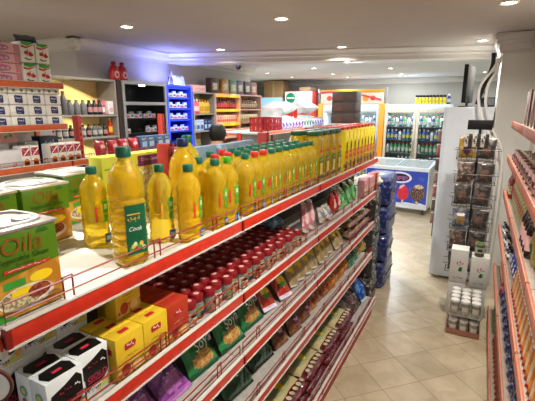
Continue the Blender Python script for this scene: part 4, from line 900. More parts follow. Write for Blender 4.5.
# ---- person at the till, seen from behind over the bottles
def person():
    J = {}; V = []; Ed = []; Rd = []
    def v(n, p, r, par=None):
        J[n] = len(V); V.append(p); Rd.append(r)
        if par: Ed.append((J[par], J[n]))
    v('pelvis', (0, 0, .93), .135); v('waist', (0, -.02, 1.08), .12, 'pelvis'); v('chest', (-.02, -.07, 1.27), .145, 'waist'); v('upper', (-.03, -.11, 1.38), .13, 'chest'); v('neck', (-.01, -.15, 1.47), .055, 'upper')
    v('headlow', (.0, -.18, 1.55), .075, 'neck'); v('headtop', (.0, -.21, 1.66), .082, 'headlow')
    for s, n in ((-1, 'a'), (1, 'b')):
        v('sh' + n, (s * .17, -.11, 1.38), .07, 'upper'); v('el' + n, (s * .24, -.16, 1.12), .047, 'sh' + n); v('wr' + n, (s * .16, -.38, 1.05), .032, 'el' + n); v('ha' + n, (s * .14, -.46, 1.04), .032, 'wr' + n)
        v('hip' + n, (s * .09, .0, .86), .1, 'pelvis'); v('kn' + n, (s * .1, -.02, .48), .066, 'hip' + n); v('an' + n, (s * .1, .03, .09), .044, 'kn' + n); v('to' + n, (s * .11, -.14, .04), .038, 'an' + n)
        for q, (dx, l) in enumerate(((-.024, .07), (-.008, .085), (.008, .08), (.024, .065))): v('f%s%d' % (n, q), (s * .14 + dx, -.46 - l, 1.02), .009, 'ha' + n)
        v('th' + n, (s * .14 - s * .045, -.47, 1.03), .010, 'wr' + n)
    me = bpy.data.meshes.new('body'); me.from_pydata(V, Ed, []); o = bpy.data.objects.new('body', me); COL.objects.link(o)
    sk = o.modifiers.new('s', 'SKIN'); sk.use_smooth_shade = True
    for i, r_ in enumerate(Rd): me.skin_vertices[0].data[i].radius = (r_, r_ * (.8 if i in (0, 1, 2, 3) else 1)); me.skin_vertices[0].data[i].use_root = i == 0
    o.modifiers.new('d', 'SUBSURF').levels = 1; o.modifiers['d'].render_levels = 1
    dg = bpy.context.evaluated_depsgraph_get(); nm = bpy.data.meshes.new_from_object(o.evaluated_get(dg)); o.modifiers.clear(); o.data = nm
    CLOTH = M('black_clothing', '15151a', .8); SKIN = M('skin_tone', 'b98a6e', .55)
    nm.materials.clear(); nm.materials.append(CLOTH); nm.materials.append(SKIN)
    for p in nm.polygons:
        c = p.center; p.material_index = 1 if c.z > 1.46 or (c.y < -.40 and .95 < c.z < 1.15) else 0
        p.use_smooth = True
    return o
r = thing('person', 'person in black clothing with dark hair, head bowed behind the oil bottles', 'person', (-2.86, 3.86, 0), R(150)); b_ = person(); b_.parent = r
m = MB(); m.lathe([(.03, -.13), (.075, -.10), (.097, -.05), (.1, .0), (.09, .05), (.06, .085), (0, .1)], M('black_hair', '0d0b0a', .6), 18, c=(0, -.17, 1.625), cap=False, sx=.95, sy=1.05); m.build('hair', r)
m = MB(); 
for sx in (-.03, .03): m.lathe([(0, -.012), (.012, 0), (0, .012)], M('eye_white', 'd8d4cc', .3), 8, c=(sx, -.292, 1.615), cap=False)
m.lathe([(.016, -.02), (.008, .02), (0, .03)], M('skin_tone'), 8, c=(0, -.30, 1.585), cap=False); m.build('face', r)

# ------------------------------------------------------------------ ice cream freezer
r = thing('chest_freezer', 'blue and white chest freezer with ice cream pictures and glass lids', 'freezer', (-1.27, 7.9, 0), R(-5)); FW = M('freezer_white', 'dfe3e6', .3, var=.02, coat=.3)
BLUP2 = M('freezer_blue', '2340a8', .3, hex2='3158c4', mix=.6, scale=5, coat=.4)
w2, d2 = .57, .34
m = MB(); m.box(-w2, w2, -d2, d2, .10, .16, FW, .01); m.box(-w2, -w2 + .05, -d2, d2, .16, .82, FW); m.box(w2 - .05, w2, -d2, d2, .16, .82, FW); m.box(-w2 + .05, w2 - .05, d2 - .05, d2, .16, .86, FW)
m.box(-w2 + .05, w2 - .05, -d2, -d2 + .05, .16, .82, FW); m.box(-w2 + .05, w2 - .05, -d2 + .05, d2 - .05, .16, .2, FW); m.build('cabinet_body', r)
m = MB(); m.box(-w2 + .012, w2 - .012, -d2 - .006, -d2 - .0005, .17, .795, BLUP2); fp = m.build('front_panel', r)
m = MB(); y = -d2 - .0072; cx, cz = .07, .665
m.ell(cx, cz, .215, .105, y, M('oval_white', 'd5d2e2', .4), 32); m.ell(cx, cz, .172, .073, y - .0006, M('oval_navy', '1a1440', .4), 32); m.text('Digoga', cx, cz + .008, .105, y - .0012, M('logo_pink', 'c678ae', .4), sx=.95, shear=.1); m.build('oval_logo', r)
m = MB(); cx = .145; m.poly([(cx + .10 * math.cos(a) * (1 - .12 * math.sin(a)), .395 + .145 * math.sin(a)) for a in [2 * PI * k / 24 for k in range(24)]], y, M('lolly_red', 'c9283c', .35)); m.poly([(cx - .08, .45), (cx - .03, .47), (cx + .03, .53), (cx + .01, .54), (cx - .05, .52)], y - .0006, M('lolly_pale', 'e2b4b0', .4)); m.rect(cx - .018, cx + .018, .19, .255, y - .0003, M('lolly_stick', 'd8b98a', .6)); m.build('red_lolly_picture', r)
m = MB(); cx = .4; m.ell(cx, .40, .125, .15, y, M('choc_print', '3f2620', .5, hex2='b98f7c', mix=.58, scale=60), 24); m.ell(cx + .02, .52, .08, .04, y - .0005, M('cream_print', 'c9bb9a', .4), 16); m.rect(cx - .02, cx + .02, .19, .25, y - .0003, M('lolly_stick', 'd8b98a', .6)); m.build('chocolate_cone_picture', r)
m = MB(); m.ell(-.1, .38, .028, .14, y, M('vanilla_print', 'e2ddcc', .4), 16); m.rect(-.115, -.085, .19, .24, y - .0004, M('lolly_stick', 'd8b98a', .6)); m.ell(-.33, .40, .1, .14, y, M('pink_lolly', 'c77a92', .4), 20); m.build('pale_lolly_picture', r)
m = MB(); m.poly([(-w2 + .012, .17), (w2 - .012, .17), (w2 - .012, .20), (.45, .225), (.37, .205), (.2, .215), (.1, .195), (-.1, .215), (-.3, .2), (-w2 + .012, .22)], y - .0002, M('snow_print', 'd5dcea', .4)); m.build('snow_edge', r)
m = MB()
for (x0, x1, y0, y1) in ((-w2 - .01, w2 + .01, -d2 - .012, -d2 + .04), (-w2 - .01, w2 + .01, d2 - .05, d2 + .01)): m.box(x0, x1, y0, y1, .82 if y0 < 0 else .86, .86 if y0 < 0 else .93, FW, .008)
for x0 in (-w2 - .01, w2 - .04): m.add([(x0, -d2 - .01, .82), (x0 + .05, -d2 - .01, .82), (x0 + .05, d2, .86), (x0, d2, .86), (x0, -d2 - .01, .86), (x0 + .05, -d2 - .01, .86), (x0 + .05, d2, .93), (x0, d2, .93)], [(0, 3, 2, 1), (4, 5, 6, 7), (0, 1, 5, 4), (1, 2, 6, 5), (2, 3, 7, 6), (3, 0, 4, 7)], FW)
m.build('rim', r)
LIDG = M('lid_glass', 'a9b4ae', .05, alpha=.45, var=.0)
for s, (x0, x1) in enumerate(((-w2 + .04, .02), (-.02, w2 - .04))):
    m = MB(); zz = .855 + s * .012; m.add([(x0, -d2 + .03, zz), (x1, -d2 + .03, zz), (x1, d2 - .04, zz + .06), (x0, d2 - .04, zz + .06)], [(0, 1, 2, 3)], LIDG); l = m.build('glass_lid', r)
    m = MB(); m.tube([(x0, -d2 + .03, zz), (x1, -d2 + .03, zz), (x1, d2 - .04, zz + .06), (x0, d2 - .04, zz + .06)], .008, FW, 6, True); m.build('lid_frame', l)
for sx in (-1, 1):
    for sy in (-1, 1): m = MB(); m.lathe([(.025, 0), (.028, .01), (.02, .03), (.018, .1)], M('foot_grey', '4a4a4c', .5), 12, c=(sx * (w2 - .07), sy * (d2 - .06), 0)); m.build('foot', r)
mk_ice = small_box('ice_cream_box', .12, .09, .05, M('ice_card', '8fa0a0', .5, hex2='c9b9a0', mix=.5, scale=20), INKR, 4)

# ------------------------------------------------------------------ drinks fridges
FRB = M('fridge_white', 'd6d8d8', .35, var=.02); ORF = M('orange_frame', 'e08a18', .4); FIN = M('fridge_inner', 'b9c4c8', .5, var=.03)
def fridge(name, label, x0, x1, yf, doors, framem, z1=1.98, frames=None):
    r = thing(name, label, 'fridge', ((x0 + x1) / 2, yf + .3, 0)); org = Vector(r.location)
    def up(o): o.matrix_parent_inverse = Matrix.Translation(-org); return o
    yb = yf + .6
    for xx in (x0, x1 - .03): m = MB(); m.box(xx, xx + .03, yf, yb, .03, z1, FRB); up(m.build('side_panel', r))
    m = MB(); m.box(x0 + .03, x1 - .03, yf, yb, 1.86, z1, FRB, .004); up(m.build('header', r))
    m = MB(); m.box(x0 + .03, x1 - .03, yf + .02, yb, .03, .2, FRB); up(m.build('base', r))
    m = MB(); m.box(x0 + .03, x1 - .03, yb - .03, yb, .2, 1.86, FIN); up(m.build('back_panel', r))
    for z in FZ: m = MB(); m.box(x0 + .03, x1 - .03, yf + .06, yb - .03, z - .012, z, M('shelf_grey', '5f6a6a', .4)); up(m.build('shelf', r))
    dw = (x1 - x0) / doors
    for k in range(doors):
        a, b = x0 + k * dw + .004, x0 + (k + 1) * dw - .004; m = MB(); t = .055
        for (p, q, u, w_) in ((a, a + t, .2, 1.85), (b - t, b, .2, 1.85), (a + t, b - t, .2, .26), (a + t, b - t, 1.79, 1.85)): m.box(p, q, yf - .035, yf - .002, u, w_, framem, .004)
        d = up(m.build('door', r)); m = MB(); m.box(a + t, b - t, yf - .02, yf - .014, .26, 1.79, PANE); m.build('pane', d)
        m = MB(); m.box(b - .045, b - .02, yf - .06, yf - .035, .8, 1.2, GREYM, .004); m.build('handle', d)
    lamp('fridge_lamp', ((x0 + x1) / 2, yf + .08, 1.84), 7 * doors, dw * doors * .8, (.82, .95, 1), (R(-25), 0, 0), 'RECTANGLE', .04)
    return r
FZ = [.24, .56, .88, 1.18, 1.48]
fridge('drinks_fridge', 'orange-framed glass door drinks fridge behind the yellow oil bottles', -3.55, -2.16, 9.75, 2, M('door_grey', 'a8aeb0', .4, .3))
m = MB(); m.box(-2.16, -2.04, 9.70, 10.2, .02, 2.0, ORF, .005); tag(m.build('side_pillar'), 'orange upright panel between the two drinks fridges', 'panel')
m = MB(); m.box(-3.67, -3.56, 9.70, 10.2, .02, 2.0, ORF, .005); tag(m.build('side_pillar'), 'orange upright panel at the far side of the orange-framed fridge', 'panel')
fridge('drinks_fridge', 'white two-door drinks fridge with yellow boxes on its top', -2.03, -.62, 9.75, 2, M('door_beige', 'c2b8a0', .4, .2))
DC = [('azure', '2a6ab8'), ('green', '2f8a4a'), ('orange', 'c87a2c'), ('navy', '24346e'), ('lime', '7aa03c'), ('white', 'c8ccce'), ('black', '20201f'), ('red', 'a82a2c')]
DM = [M('drink_' + n, h, .25, coat=.4) for n, h in DC]
SEQ = {0: [3, 1, 5, 3, 1, 5], 1: [0, 0, 3, 5, 0, 0, 6, 6, 6, 6, 6, 6], 2: [5, 1, 1, 1, 1, 1, 6, 3, 3, 0, 3, 3], 3: [2, 5, 5, 3, 3, 3, 6, 7, 6, 7, 7, 6], 4: [7, 4, 4, 4, 1, 4, 6, 3, 6, 6, 6, 7]}
def drinks(x0, n, dx, which, skip=(), off=0):
    for li, z in enumerate(reversed(FZ)):
        for i in range(n):
            if i in skip: continue
            k = SEQ[min(4, li + (0 if off else 0))][i % len(SEQ[min(4, li)])]
            if off: k = [5, 1, 0, 5, 5, 3][(i + li) % 6] if li < 2 else [5, 0, 5, 5, 1, 5][(i + li) % 6]
            place('drink%d' % k, bottle('drink_bottle', .036, .235, DM[k], [PALE, LBR, BLK][k % 3], M('ash_label', 'a5a5a0', .5) if k % 2 else M('citron_label', 'b5b04a', .4)), '%s drink bottle in the %s, %s shelf down, %s across' % (DC[k][0], which, nth(li + 1), nth(i + 1)), 'drink bottle', (x0 + i * dx, 9.87, z), 0, 'drink bottles in the fridges')
drinks(-1.94, 7, .088, 'white fridge\'s first door'); drinks(-1.24, 7, .088, 'white fridge\'s second door', off=0)
drinks(-2.75, 6, .09, 'orange-framed fridge', off=1)
# things on top of the fridges
YB = small_box('battery_box', .075, .1, .19, M('yellow_box', 'd5c322', .45, var=.06), INKB)
def make_yb():
    o = thing('juice_box'); m = MB(); m.box(-.028, .028, -.05, .05, 0, .15, M('yellow_box', 'd5c322', .45, var=.06), .002); m.build('carton', o)
    m = MB(); m.box(-.03, .03, -.051, .051, .151, .2, BLK, .002); m.build('lid', o); m = MB(); m.scrib(0, .07, .05, .06, -.0508, M('ochre_print', '9a7a20', .5), 4, 4); m.build('front_print', o); return o
for i in range(9): place('yb2', make_yb, 'yellow box with black top on the white fridge, %s in the row' % nth(i + 1), 'box', (-1.36 + i * .072, 9.86, 1.981), 0, 'yellow boxes on the white fridge')
for i in range(2): place('bott%d' % i, bottle('drink_bottle', .033, .22, DM[3], PALE, M('ash_label', 'a5a5a0', .5)), ['navy bottle standing past the yellow boxes on the white fridge', 'second navy bottle by the wall end of the white fridge'][i], 'drink bottle', (-.70 + i * .0, 9.84 + i * .12, 1.981))
def arch():
    r = thing('arched_sign', 'arched advertising board with red curve over the orange fridge', 'sign', (-2.86, 9.8, 2.0)); m = MB()
    m.box(-.78, .78, 0, .04, .0, .26, M('sign_cream', 'cdb9a6', .5), .003); m.build('board', r)
    m = MB(); m.box(-.8, .8, -.01, .05, .26, .33, ORF, .004); m.build('top_bar', r)
    m = MB(); a = [(-.78 + 1.5 * k / 16, .30 * math.cos((k / 16 - .2) * 1.5) - .02) for k in range(17)]; m.tube([(p, -.012, max(.02, q)) for p, q in a], .02, M('sign_red', 'c23a3a', .45), 8); m.build('red_curve', r)
    m = MB(); m.ell(.35, .12, .07, .07, -.002, ORF); m.ell(.52, .13, .06, .06, -.002, M('sign_red', 'c23a3a', .45)); m.scrib(.05, .12, .3, .08, -.002, M('sign_red', 'c23a3a', .45), 5); m.ell(-.55, .13, .07, .06, -.002, M('sign_red', 'c23a3a', .45)); m.build('pictures', r)
    for xx in (-.82, .82): m = MB(); m.box(xx - .03, xx + .03, -.02, .04, 0, .36, GREYM, .004); m.build('post', r)
arch()
# red cabinet with the green roundel, pale blue unit and a cardboard box by the rear corner
r = thing('drinks_fridge', 'red fridge whose white header carries a green roundel', 'fridge', (-4.15, 9.95, 0)); m = MB(); m.box(-.4, .4, -.3, .3, 0, 1.96, M('fridge_red', 'a82a24', .4), .01); m.build('cabinet_body', r)
m = MB(); m.box(-.4, .34, -.31, -.301, 1.97, 2.3, M('header_white', 'd9d2cc', .45)); m.box(-.4, .4, -.30, .3, 1.962, 2.32, M('fridge_red', 'a82a24', .4), .008); h = m.build('header', r)
m = MB(); m.ell(-.24, 2.15, .13, .13, -.313, M('roundel_green', '1f6a4a', .4), 24); m.rect(-.34, -.14, 2.135, 2.165, -.3136, M('mint_print', 'c4dcb8', .4)); m.scrib(.12, 2.12, .36, .12, -.313, M('grey_print', '8d8a88', .5), 4); m.rect(-.1, .3, 2.02, 2.05, -.313, M('rose_print', 'b8707c', .4)); m.build('lettering', h)
r = thing('wall_cooler', 'pale blue fronted cooler left of the green roundel', 'cooler', (-5.05, 9.95, 0)); r['label'] = 'pale blue fronted cooler in the rear corner beside the red fridge'
m = MB(); m.box(-.36, .36, -.25, .25, 0, 1.9, FRB, .01); m.build('cabinet_body', r); m = MB(); m.box(-.35, .35, -.262, -.25, 1.9, 2.16, M('pale_blue_lit', '8fc4e0', .3, emit=.35, var=.05)); m.box(-.36, .36, -.25, .25, 1.901, 2.17, FRB, .01); h = m.build('header', r)
m = MB(); m.ell(.22, 2.0, .05, .02, -.265, M('roundel_green', '1f6a4a', .4)); m.build('lettering', h)
place('bigbox', carton('cardboard_carton', .56, .4, .42, M('kraft_card', '9c7e54', .6), lambda m, w, d, h, y: m.rect(-.03, .03, 0, h, y, M('tape_tan', 'b59a6a', .4)), .004), 'kraft cardboard carton on top of the pale blue cooler', 'carton', (-4.98, 10.03, 2.172), 0)
place('lowbox', carton('cardboard_carton', .3, .4, .1, M('sand_card', 'b59a7a', .6), lambda m, w, d, h, y: m.rect(-.03, .03, 0, h, y, M('tape_tan', 'b59a6a', .4)), .004), 'low sand coloured carton on the red fridge', 'carton', (-4.1, 10.06, 2.322), 0)

# ------------------------------------------------------------------ end of the long gondola: floor stacks
def softblock(name, w, d, h, m1, m2):
    def f():
        r = thing(name); m = MB(); a = max(w, d) / 2; rd = random.Random(5)
        m.lathe([(a * .80, 0, 5)] + [(a * (1 - .05 * rd.random() - (.06 if k in (0, 10) else 0)), h * (.04 + .092 * k), 5.5) for k in range(11)] + [(a * .8, h, 5)], m1, 28, sx=w / 2 / a, sy=d / 2 / a); m.build('pack', r)
        m = MB(); m.tube([(-w * .3, -d / 2 - .002, h * .5), (0, -d / 2 - .006, h * .52), (w * .3, -d / 2 - .002, h * .5)], .008, m2, 6); m.build('carry_strap', r)
        return r
    return f
mk_nav_old = ('x', M('navy_pattern', '1a2560', .35, hex2='5a68a8', mix=.62, scale=30, coat=.4), [(.94, 1, M('navy_plain', '141c4a', .4))], 0)
mk_nav = softblock('blanket_bag', .56, .3, .3, MATS['navy_pattern'], MATS['navy_plain'])
for k in range(4): place('nav', mk_nav, 'navy patterned bag, %s from the floor in the stack past the gondola' % nth(k + 1), 'bag', (-.90, 4.35, .2 + k * .3), E_, 'navy patterned bags', spin=.1 * (k % 2)); fit('nav', LAST[0], k * .305)
mk_wov = softblock('charcoal_sack', .34, .26, .285, M('charcoal_pattern', '2a2a2c', .4, hex2='b5b3ac', mix=.6, scale=24, coat=.3), M('black_strap', '151515', .6))
for k in range(4): place('wov', mk_wov, 'black and white patterned sack, %s from the floor beside the gondola end' % nth(k + 1), 'sack', (-.92, 3.80, .2 + k * .28), E_, 'black and white sacks', spin=.08 * (k % 2)); fit('wov', LAST[0], k * .288, None, 3.645)
mk_cream = bagmk('cloth_bundle', .28, .12, .24, M('pale_bundle', 'b9bba8', .5, hex2='5f6a5a', mix=.6, scale=20), (), None, None, None, None, 62)
place('cream', mk_cream, 'pale crumpled bundle on top of the black and white sacks', 'bundle', (-.92, 3.80, 1.2), E_); fit('cream', LAST[0], 4 * .288, None, 3.72)

# ------------------------------------------------------------------ wall side: tall fridge panel, screen, pipes
r = thing('upright_freezer', 'tall pale upright freezer seen from its plain side, next to the snack rack', 'freezer', (-.14, 5.3, 0)); m = MB(); PB = M('panel_blue_white', 'dfe8f0', .4, var=.02)
m.box(-.205, .235, -.58, .58, .03, 1.91, PB, .006); m.box(-.23, -.2055, -.58, -.561, .03, 1.91, PB); m.build('cabinet_body', r)
m = MB(); m.box(-.229, -.206, -.56, .56, .2, 1.85, M('door_grey', 'a8aeb0', .4, .3), .005); d = m.build('door', r); m = MB(); m.box(-.245, -.229, -.0, .04, .8, 1.2, GREYM, .004); m.build('handle', d)
for sx in (-.2, .2):
    for sy in (-.5, .5): m = MB(); m.lathe([(.02, 0), (.02, .03)], BLK, 10, c=(sx, sy, 0)); m.build('foot', r)
r = thing('flat_screen', 'black flat screen standing edge-on on the tall freezer', 'screen', (-.17, 4.95, 1.911), R(84)); m = MB(); m.box(-.26, .26, -.02, .02, .04, .42, M('matt_black', '0c0c0d', .65), .006); m.build('screen_panel', r); m = MB(); m.box(-.1, .1, -.07, .07, 0, .012, BLK, .003); m.box(-.02, .02, -.012, .012, .012, .06, BLK); m.build('stand', r)
r = thing('network_box', 'black equipment box among the cables on the tall freezer', 'equipment', (.03, 5.15, 1.911)); m = MB(); m.box(-.07, .07, -.15, .15, 0, .1, BLK, .006); m.build('casing', r)
m = MB(); m.box(-.02, .06, -.16, -.15, .02, .09, M('device_grey', '5f6468', .4)); m.build('faceplate', r)
for k in range(5):
    m = MB(); q = k * .022; m.tube([(.03, 4.80 + q, 1.922), (.0, 4.80 + q, 2.03), (-.04, 4.80 + q, 2.1), (.02, 4.80 + q, 2.2), (.09, 4.80 + q, 2.30)], .008, BLK, 6)
    tag(m.build('cable'), 'black cable looping up from the tall freezer, %s strand from the pipes' % nth(k + 1), 'cable', 'black cables by the pipes')
def smooth(pts, n=6):
    P = [Vector(p) for p in pts]; out = []
    for i in range(len(P) - 1):
        a, b, c, d = P[max(0, i - 1)], P[i], P[i + 1], P[min(len(P) - 1, i + 2)]
        for k in range(n):
            t = k / n; out.append(.5 * ((2 * b) + (c - a) * t + (2 * a - 5 * b + 4 * c - d) * t * t + (3 * b - a - 3 * c + d) * t ** 3))
    return out + [P[-1]]
PIPE = M('white_pipe', 'eceae4', .4, var=.02)
for k, (pts, lab) in enumerate(([[(.085, 4.63, 2.36), (.03, 4.6, 2.25), (-.055, 4.58, 2.10), (-.045, 4.58, 1.92), (.03, 4.58, 1.72), (.15, 4.6, 1.5), (.18, 4.64, 1.2), (.18, 4.66, .7), (.18, 4.66, .02)], 'white pipe bulging outward beside the pillar'],
                                [[(.10, 4.66, 2.38), (.07, 4.64, 2.25), (.01, 4.62, 2.10), (.015, 4.62, 1.92), (.08, 4.64, 1.72), (.195, 4.66, 1.5), (.225, 4.7, 1.2), (.225, 4.7, .7), (.225, 4.7, .02)], 'white pipe running closer to the pillar'])):
    m = MB(); m.tube(smooth(pts), .0125, PIPE, 8); tag(m.build('conduit_pipe'), lab, 'pipe')
m = MB(); m.tube(smooth([(.03, 4.745, 2.43), (.03, 4.745, 2.3), (-.02, 4.745, 2.12), (-.07, 4.745, 1.935)]), .02, BLK, 8); tag(m.build('conduit_pipe'), 'thick black hose from the ceiling beside the white pipes', 'pipe')
# snack rack
r = thing('snack_rack', 'wire snack rack with black header in front of the tall freezer', 'rack', (-.01, 4.34, 0)); WIRB = M('dark_wire', '3a3a3c', .4, .5)
m = MB(); m.tube([(0, .05, .0), (0, .05, 1.72)], .012, WIRB, 8); m.build('post', r)
m = MB()
for a in range(4): m.tube([(0, .05, .03), (.16 * math.cos(a * PI / 2 + .7), .05 + .16 * math.sin(a * PI / 2 + .7), .012)], .009, WIRB, 6)
m.build('base_feet', r)
m = MB(); m.box(-.11, .10, .0, .02, 1.70, 1.79, BLK, .003); m.build('header_sign', r)
TZ = [.30, .52, .75, .98, 1.2, 1.43]
for z in TZ:
    m = MB()
    for zz, s in ((z, .9), (z + .09, 1)):
        m.tube([(-.195 * s, -.15 * s, zz), (.195 * s, -.15 * s, zz), (.195 * s, .035, zz + .0), (-.195 * s, .035, zz + .0)], .003, WIRB, 5, True)
    for k in range(9): x = -.17 + k * .0425; m.tube([(x, -.15, z + .09), (x, -.135, z), (x, .035, z)], .0022, WIRB, 5)
    m.build('wire_tray', r)
SN = [('gold', bagmk('snack_packet', .15, .205, .045, M('old_gold_foil', '8f7230', **GLOSS), [(.9, 1, CLRW)], (.5, .35, .26, .2), M('aubergine_print', '3a2030', .4), None, None, 70)),
      ('dark', bagmk('snack_packet', .15, .205, .045, M('charcoal_foil', '2e2a28', .3, hex2='5a504a', mix=.55, scale=30, coat=.4), [(.9, 1, CLRW)], (.5, .4, .3, .2), M('dull_brown', '5a4034', .5), None, None, 71)),
      ('slate', bagmk('snack_packet', .15, .205, .045, M('slate_foil', '444a58', .3, hex2='8a8a90', mix=.55, scale=30, coat=.4), [(.9, 1, CLRW)], (.5, .35, .3, .2), M('brass_print', '8a7040', .4), (.5, .62, .3, .08), PALE, 72)),
      ('brown', bagmk('snack_packet', .15, .205, .045, M('cocoa_foil', '46342c', .3, hex2='8a786c', mix=.56, scale=25, coat=.4), [(.9, 1, CLRW)], None, None, None, None, 73))]
TN = ['lowest', 'second', 'third', 'fourth', 'fifth', 'topmost']
for t, z in enumerate(TZ):
    for c in range(2):
        for j in range(2):
            k = [[1, 2, 2, 1], [3, 2, 1, 1], [2, 3, 1, 1], [1, 1, 1, 3], [3, 3, 1, 1], [0, 0, 1, 3]][t][c * 2 + j]; nm, mk = SN[k]
            place('snk%d' % k, mk, '%s snack packet in the %s rack tray, %s file, %s' % (nm, TN[t], ['freezer-side', 'wall-side'][c], ['front', 'back'][j]), 'snack packet', (-.087 + .152 * c - .008 * (t % 2), 4.236 + .06 * j, z), 0, 'packets in the wire rack', tilt=-.16, spin=[-.12, .1, .02][(t + c) % 3], roll=[-.05, .06][c]); fit('snk%d' % k, LAST[0], z + .004)
CAND = [M('bar_pale', 'b9b2a8', .35, coat=.4), M('bar_dark', '3a3430', .35, coat=.4)]
for i in range(6): place('bar%d' % (i % 2), carton('snack_bar', .03, .02, .12, CAND[i % 2], lambda m, w, d, h, y: m.scrib(0, .06, .02, .06, y, INKB, 3, 3)), '%s snack bar in the top tray under the header, %s along' % (['pale', 'dark'][i % 2], nth(i + 1)), 'snack bar', (-.115 + i * .034, 4.232, 1.545), 0, 'snack bars in the top tray')
# clip strip on the freezer's door side
for k in range(7): place('clip%d' % (k % 3), bagmk('hanging_packet', .07, .15, .035, [M('dusky_foil', '8a6a62', **GLOSS), M('rosewood_foil', '9a5a58', **GLOSS), M('umber_foil', '5a4a42', **GLOSS)][k % 3], [(.88, 1, CLRW)], None, None, None, None, 80), 'packet hanging on the door side of the tall freezer, %s from the top' % nth(k + 1), 'packet', (-.425, 5.3, 1.5 - k * .17), 0, 'packets hanging by the freezer door')
m = MB(); m.box(-.43, -.42, 5.328, 5.334, .3, 1.75, BLK); m.box(-.43, -.376, 5.32, 5.334, 1.74, 1.75, BLK); tag(m.build('clip_strip'), 'black hanging strip that holds packets by the freezer door', 'display strip')

# ------------------------------------------------------------------ cans, cartons in front of the rack
WLID = M('white_lid', 'd8d6cf', .35); GLJ = M('jar_contents', '9a978a', .2, hex2='6f7460', mix=.55, scale=60, coat=.5)
def make_lidjar():
    o = thing('pickle_jar'); m = MB(); m.lathe([(.034, 0), (.038, .005), (.038, .09), (.033, .105)], GLJ, 16); m.build('jar', o); m = MB(); m.lathe([(.036, .105), (.037, .107), (.037, .123), (.034, .127)], WLID, 18); m.build('lid', o)
    m = MB(); m.patch(.0386, .025, .08, -130, -50, M('jar_label', 'd5cfc4', .5), 6); m.build('label_panel', o); return o
for t in range(2):
    r = thing('jar_tray', ['lower cardboard tray of jars standing on the tiles', 'upper tray of white-lidded jars on the lower tray'][t], 'tray', (.035, 3.67, t * .175 + .001)); C_ = M('tray_card', 'a5705a', .6) if t == 0 else M('tray_film', 'c9c4b6', .15, alpha=.35)
    m = MB(); m.box(-.128, .128, -.168, .168, 0, .004, C_); 
    for a, b, c, d in ((-.128, -.124, -.168, .168), (.124, .128, -.168, .168), (-.124, .124, -.168, -.164), (-.124, .124, .164, .168)): m.box(a, b, c, d, 0, .05, C_)
    m.build('tray_body', r)
    for i in range(3):
        for j in range(4): place('lidjar', make_lidjar, 'white-lidded jar in the %s tray, %s row, %s from the freezer side' % (['lower', 'upper'][t], nth(j + 1), nth(i + 1)), 'jar', (.035 - .081 + i * .081, 3.67 - .122 + j * .081, t * .175 + .006), 0, 'white-lidded jars')
def deco_w(m, w, d, h, y):
    m.scrib(.01, h * .62, .06, .05, y, M('raspberry', 'c2304c', .45), 4, 5); m.poly([(-.0, h * .35), (.03, h * .36), (.034, h * .48), (.012, h * .5), (-.002, h * .42)], y, LBG2); m.ell(.014, h * .42, .008, .02, y - .0003, M('forest_print', '1d3a12', .5)); m.scrib(0, h * .16, .08, .03, y, M('grey_print', '8d8a88', .5), 7)
mk_wc = carton('juice_carton', .145, .15, .32, M('carton_white', 'd3d2cd', .45, var=.03), deco_w)
for i, (x, y) in enumerate(((-.055, 3.95), (.115, 3.95))):
    for k in range(2): place('wc', mk_wc, 'white carton with red and green print, %s of the column %s' % (['lower', 'upper'][k], ['on the freezer side', 'on the shelf side'][i]), 'carton', (x, y, .001 + k * (.322 if i == 0 else .30)), 0, 'white cartons behind the jars', sc=(1, 1, 1 if i == 0 else .92))
mk_oj = bottle('olive_jar', .04, .13, M('olive_green_jar', '4a5a34', .2, coat=.5), M('pale_cap', 'b8b56a', .4), M('cream_print', 'c9bb9a', .4))
def make_oj():
    o = thing('olive_can'); m = MB(); m.lathe([(.038, 0), (.04, .004), (.04, .116), (.038, .12)], M('olive_green_jar', '4a5a34', .2, coat=.5), 18); m.build('can_body', o)
    m = MB(); m.lathe([(.041, .112), (.041, .122), (.037, .122), (.035, .118), (0, .118)], M('lid_green', '8a9a6a', .35), 18, cap=False); m.build('lid', o); m = MB(); m.patch(.0406, .035, .09, -150, -30, M('ash_label', 'a5a5a0', .5), 6); m.patch(.0409, .05, .075, -120, -60, M('forest_print', '1d3a12', .5), 4); m.build('label_panel', o); return o
place('oj', make_oj, 'dark green can standing on the white carton by the shelf', 'can', (.10, 3.92, .001 + .30 + .2955))

# ------------------------------------------------------------------ wall shelf along the aisle
RL = [.14, .56, .915, 1.22, 1.50, 1.775]; XF, XB = .213, .44
shelving('wall_shelving', 'narrow wall shelving with salmon rails crammed with small packets', XF, XB, [(.7, 1.74, RL, 2.3), (1.74, 2.80, RL, 2.3), (2.80, 3.86, RL, 2.3)], PINKR, -1, postm=M('shelf_beige', 'a89a8c', .5), hw=.028, lips=False, deckm=M('shelf_beige', 'a89a8c', .5))
XR = XF + .05
def fill(key, mk, n, y0, dy, z, lab, cat, group, rows=(0,), tilt=.0, dx=.07, spin=0, roll=0, x=XR):
    for j in rows:
        for i in range(n):
            o = place(key, mk, lab % nth(i + 1) + (', %s file' % nth(j + 1) if j else ''), cat, (x + j * dx, y0 - i * dy, z), W_, group, tilt=tilt, spin=spin, roll=roll)
            lo, hi = bounds(key, o); o.location.z += z + .0015 - lo[2]
            if lo[0] < XF + .016: o.location.x += XF + .016 - lo[0]
mk_sp = carton('spice_sachet', .045, .012, .24, M('sachet_grey', '8a8580', .4, var=.2), lambda m, w, d, h, y: (m.rect(-.016, .016, .02, .12, y, M('sachet_red', '9a4a44', .45)), m.rect(-.016, .016, .15, .22, y, M('ash_label', 'a5a5a0', .5))))
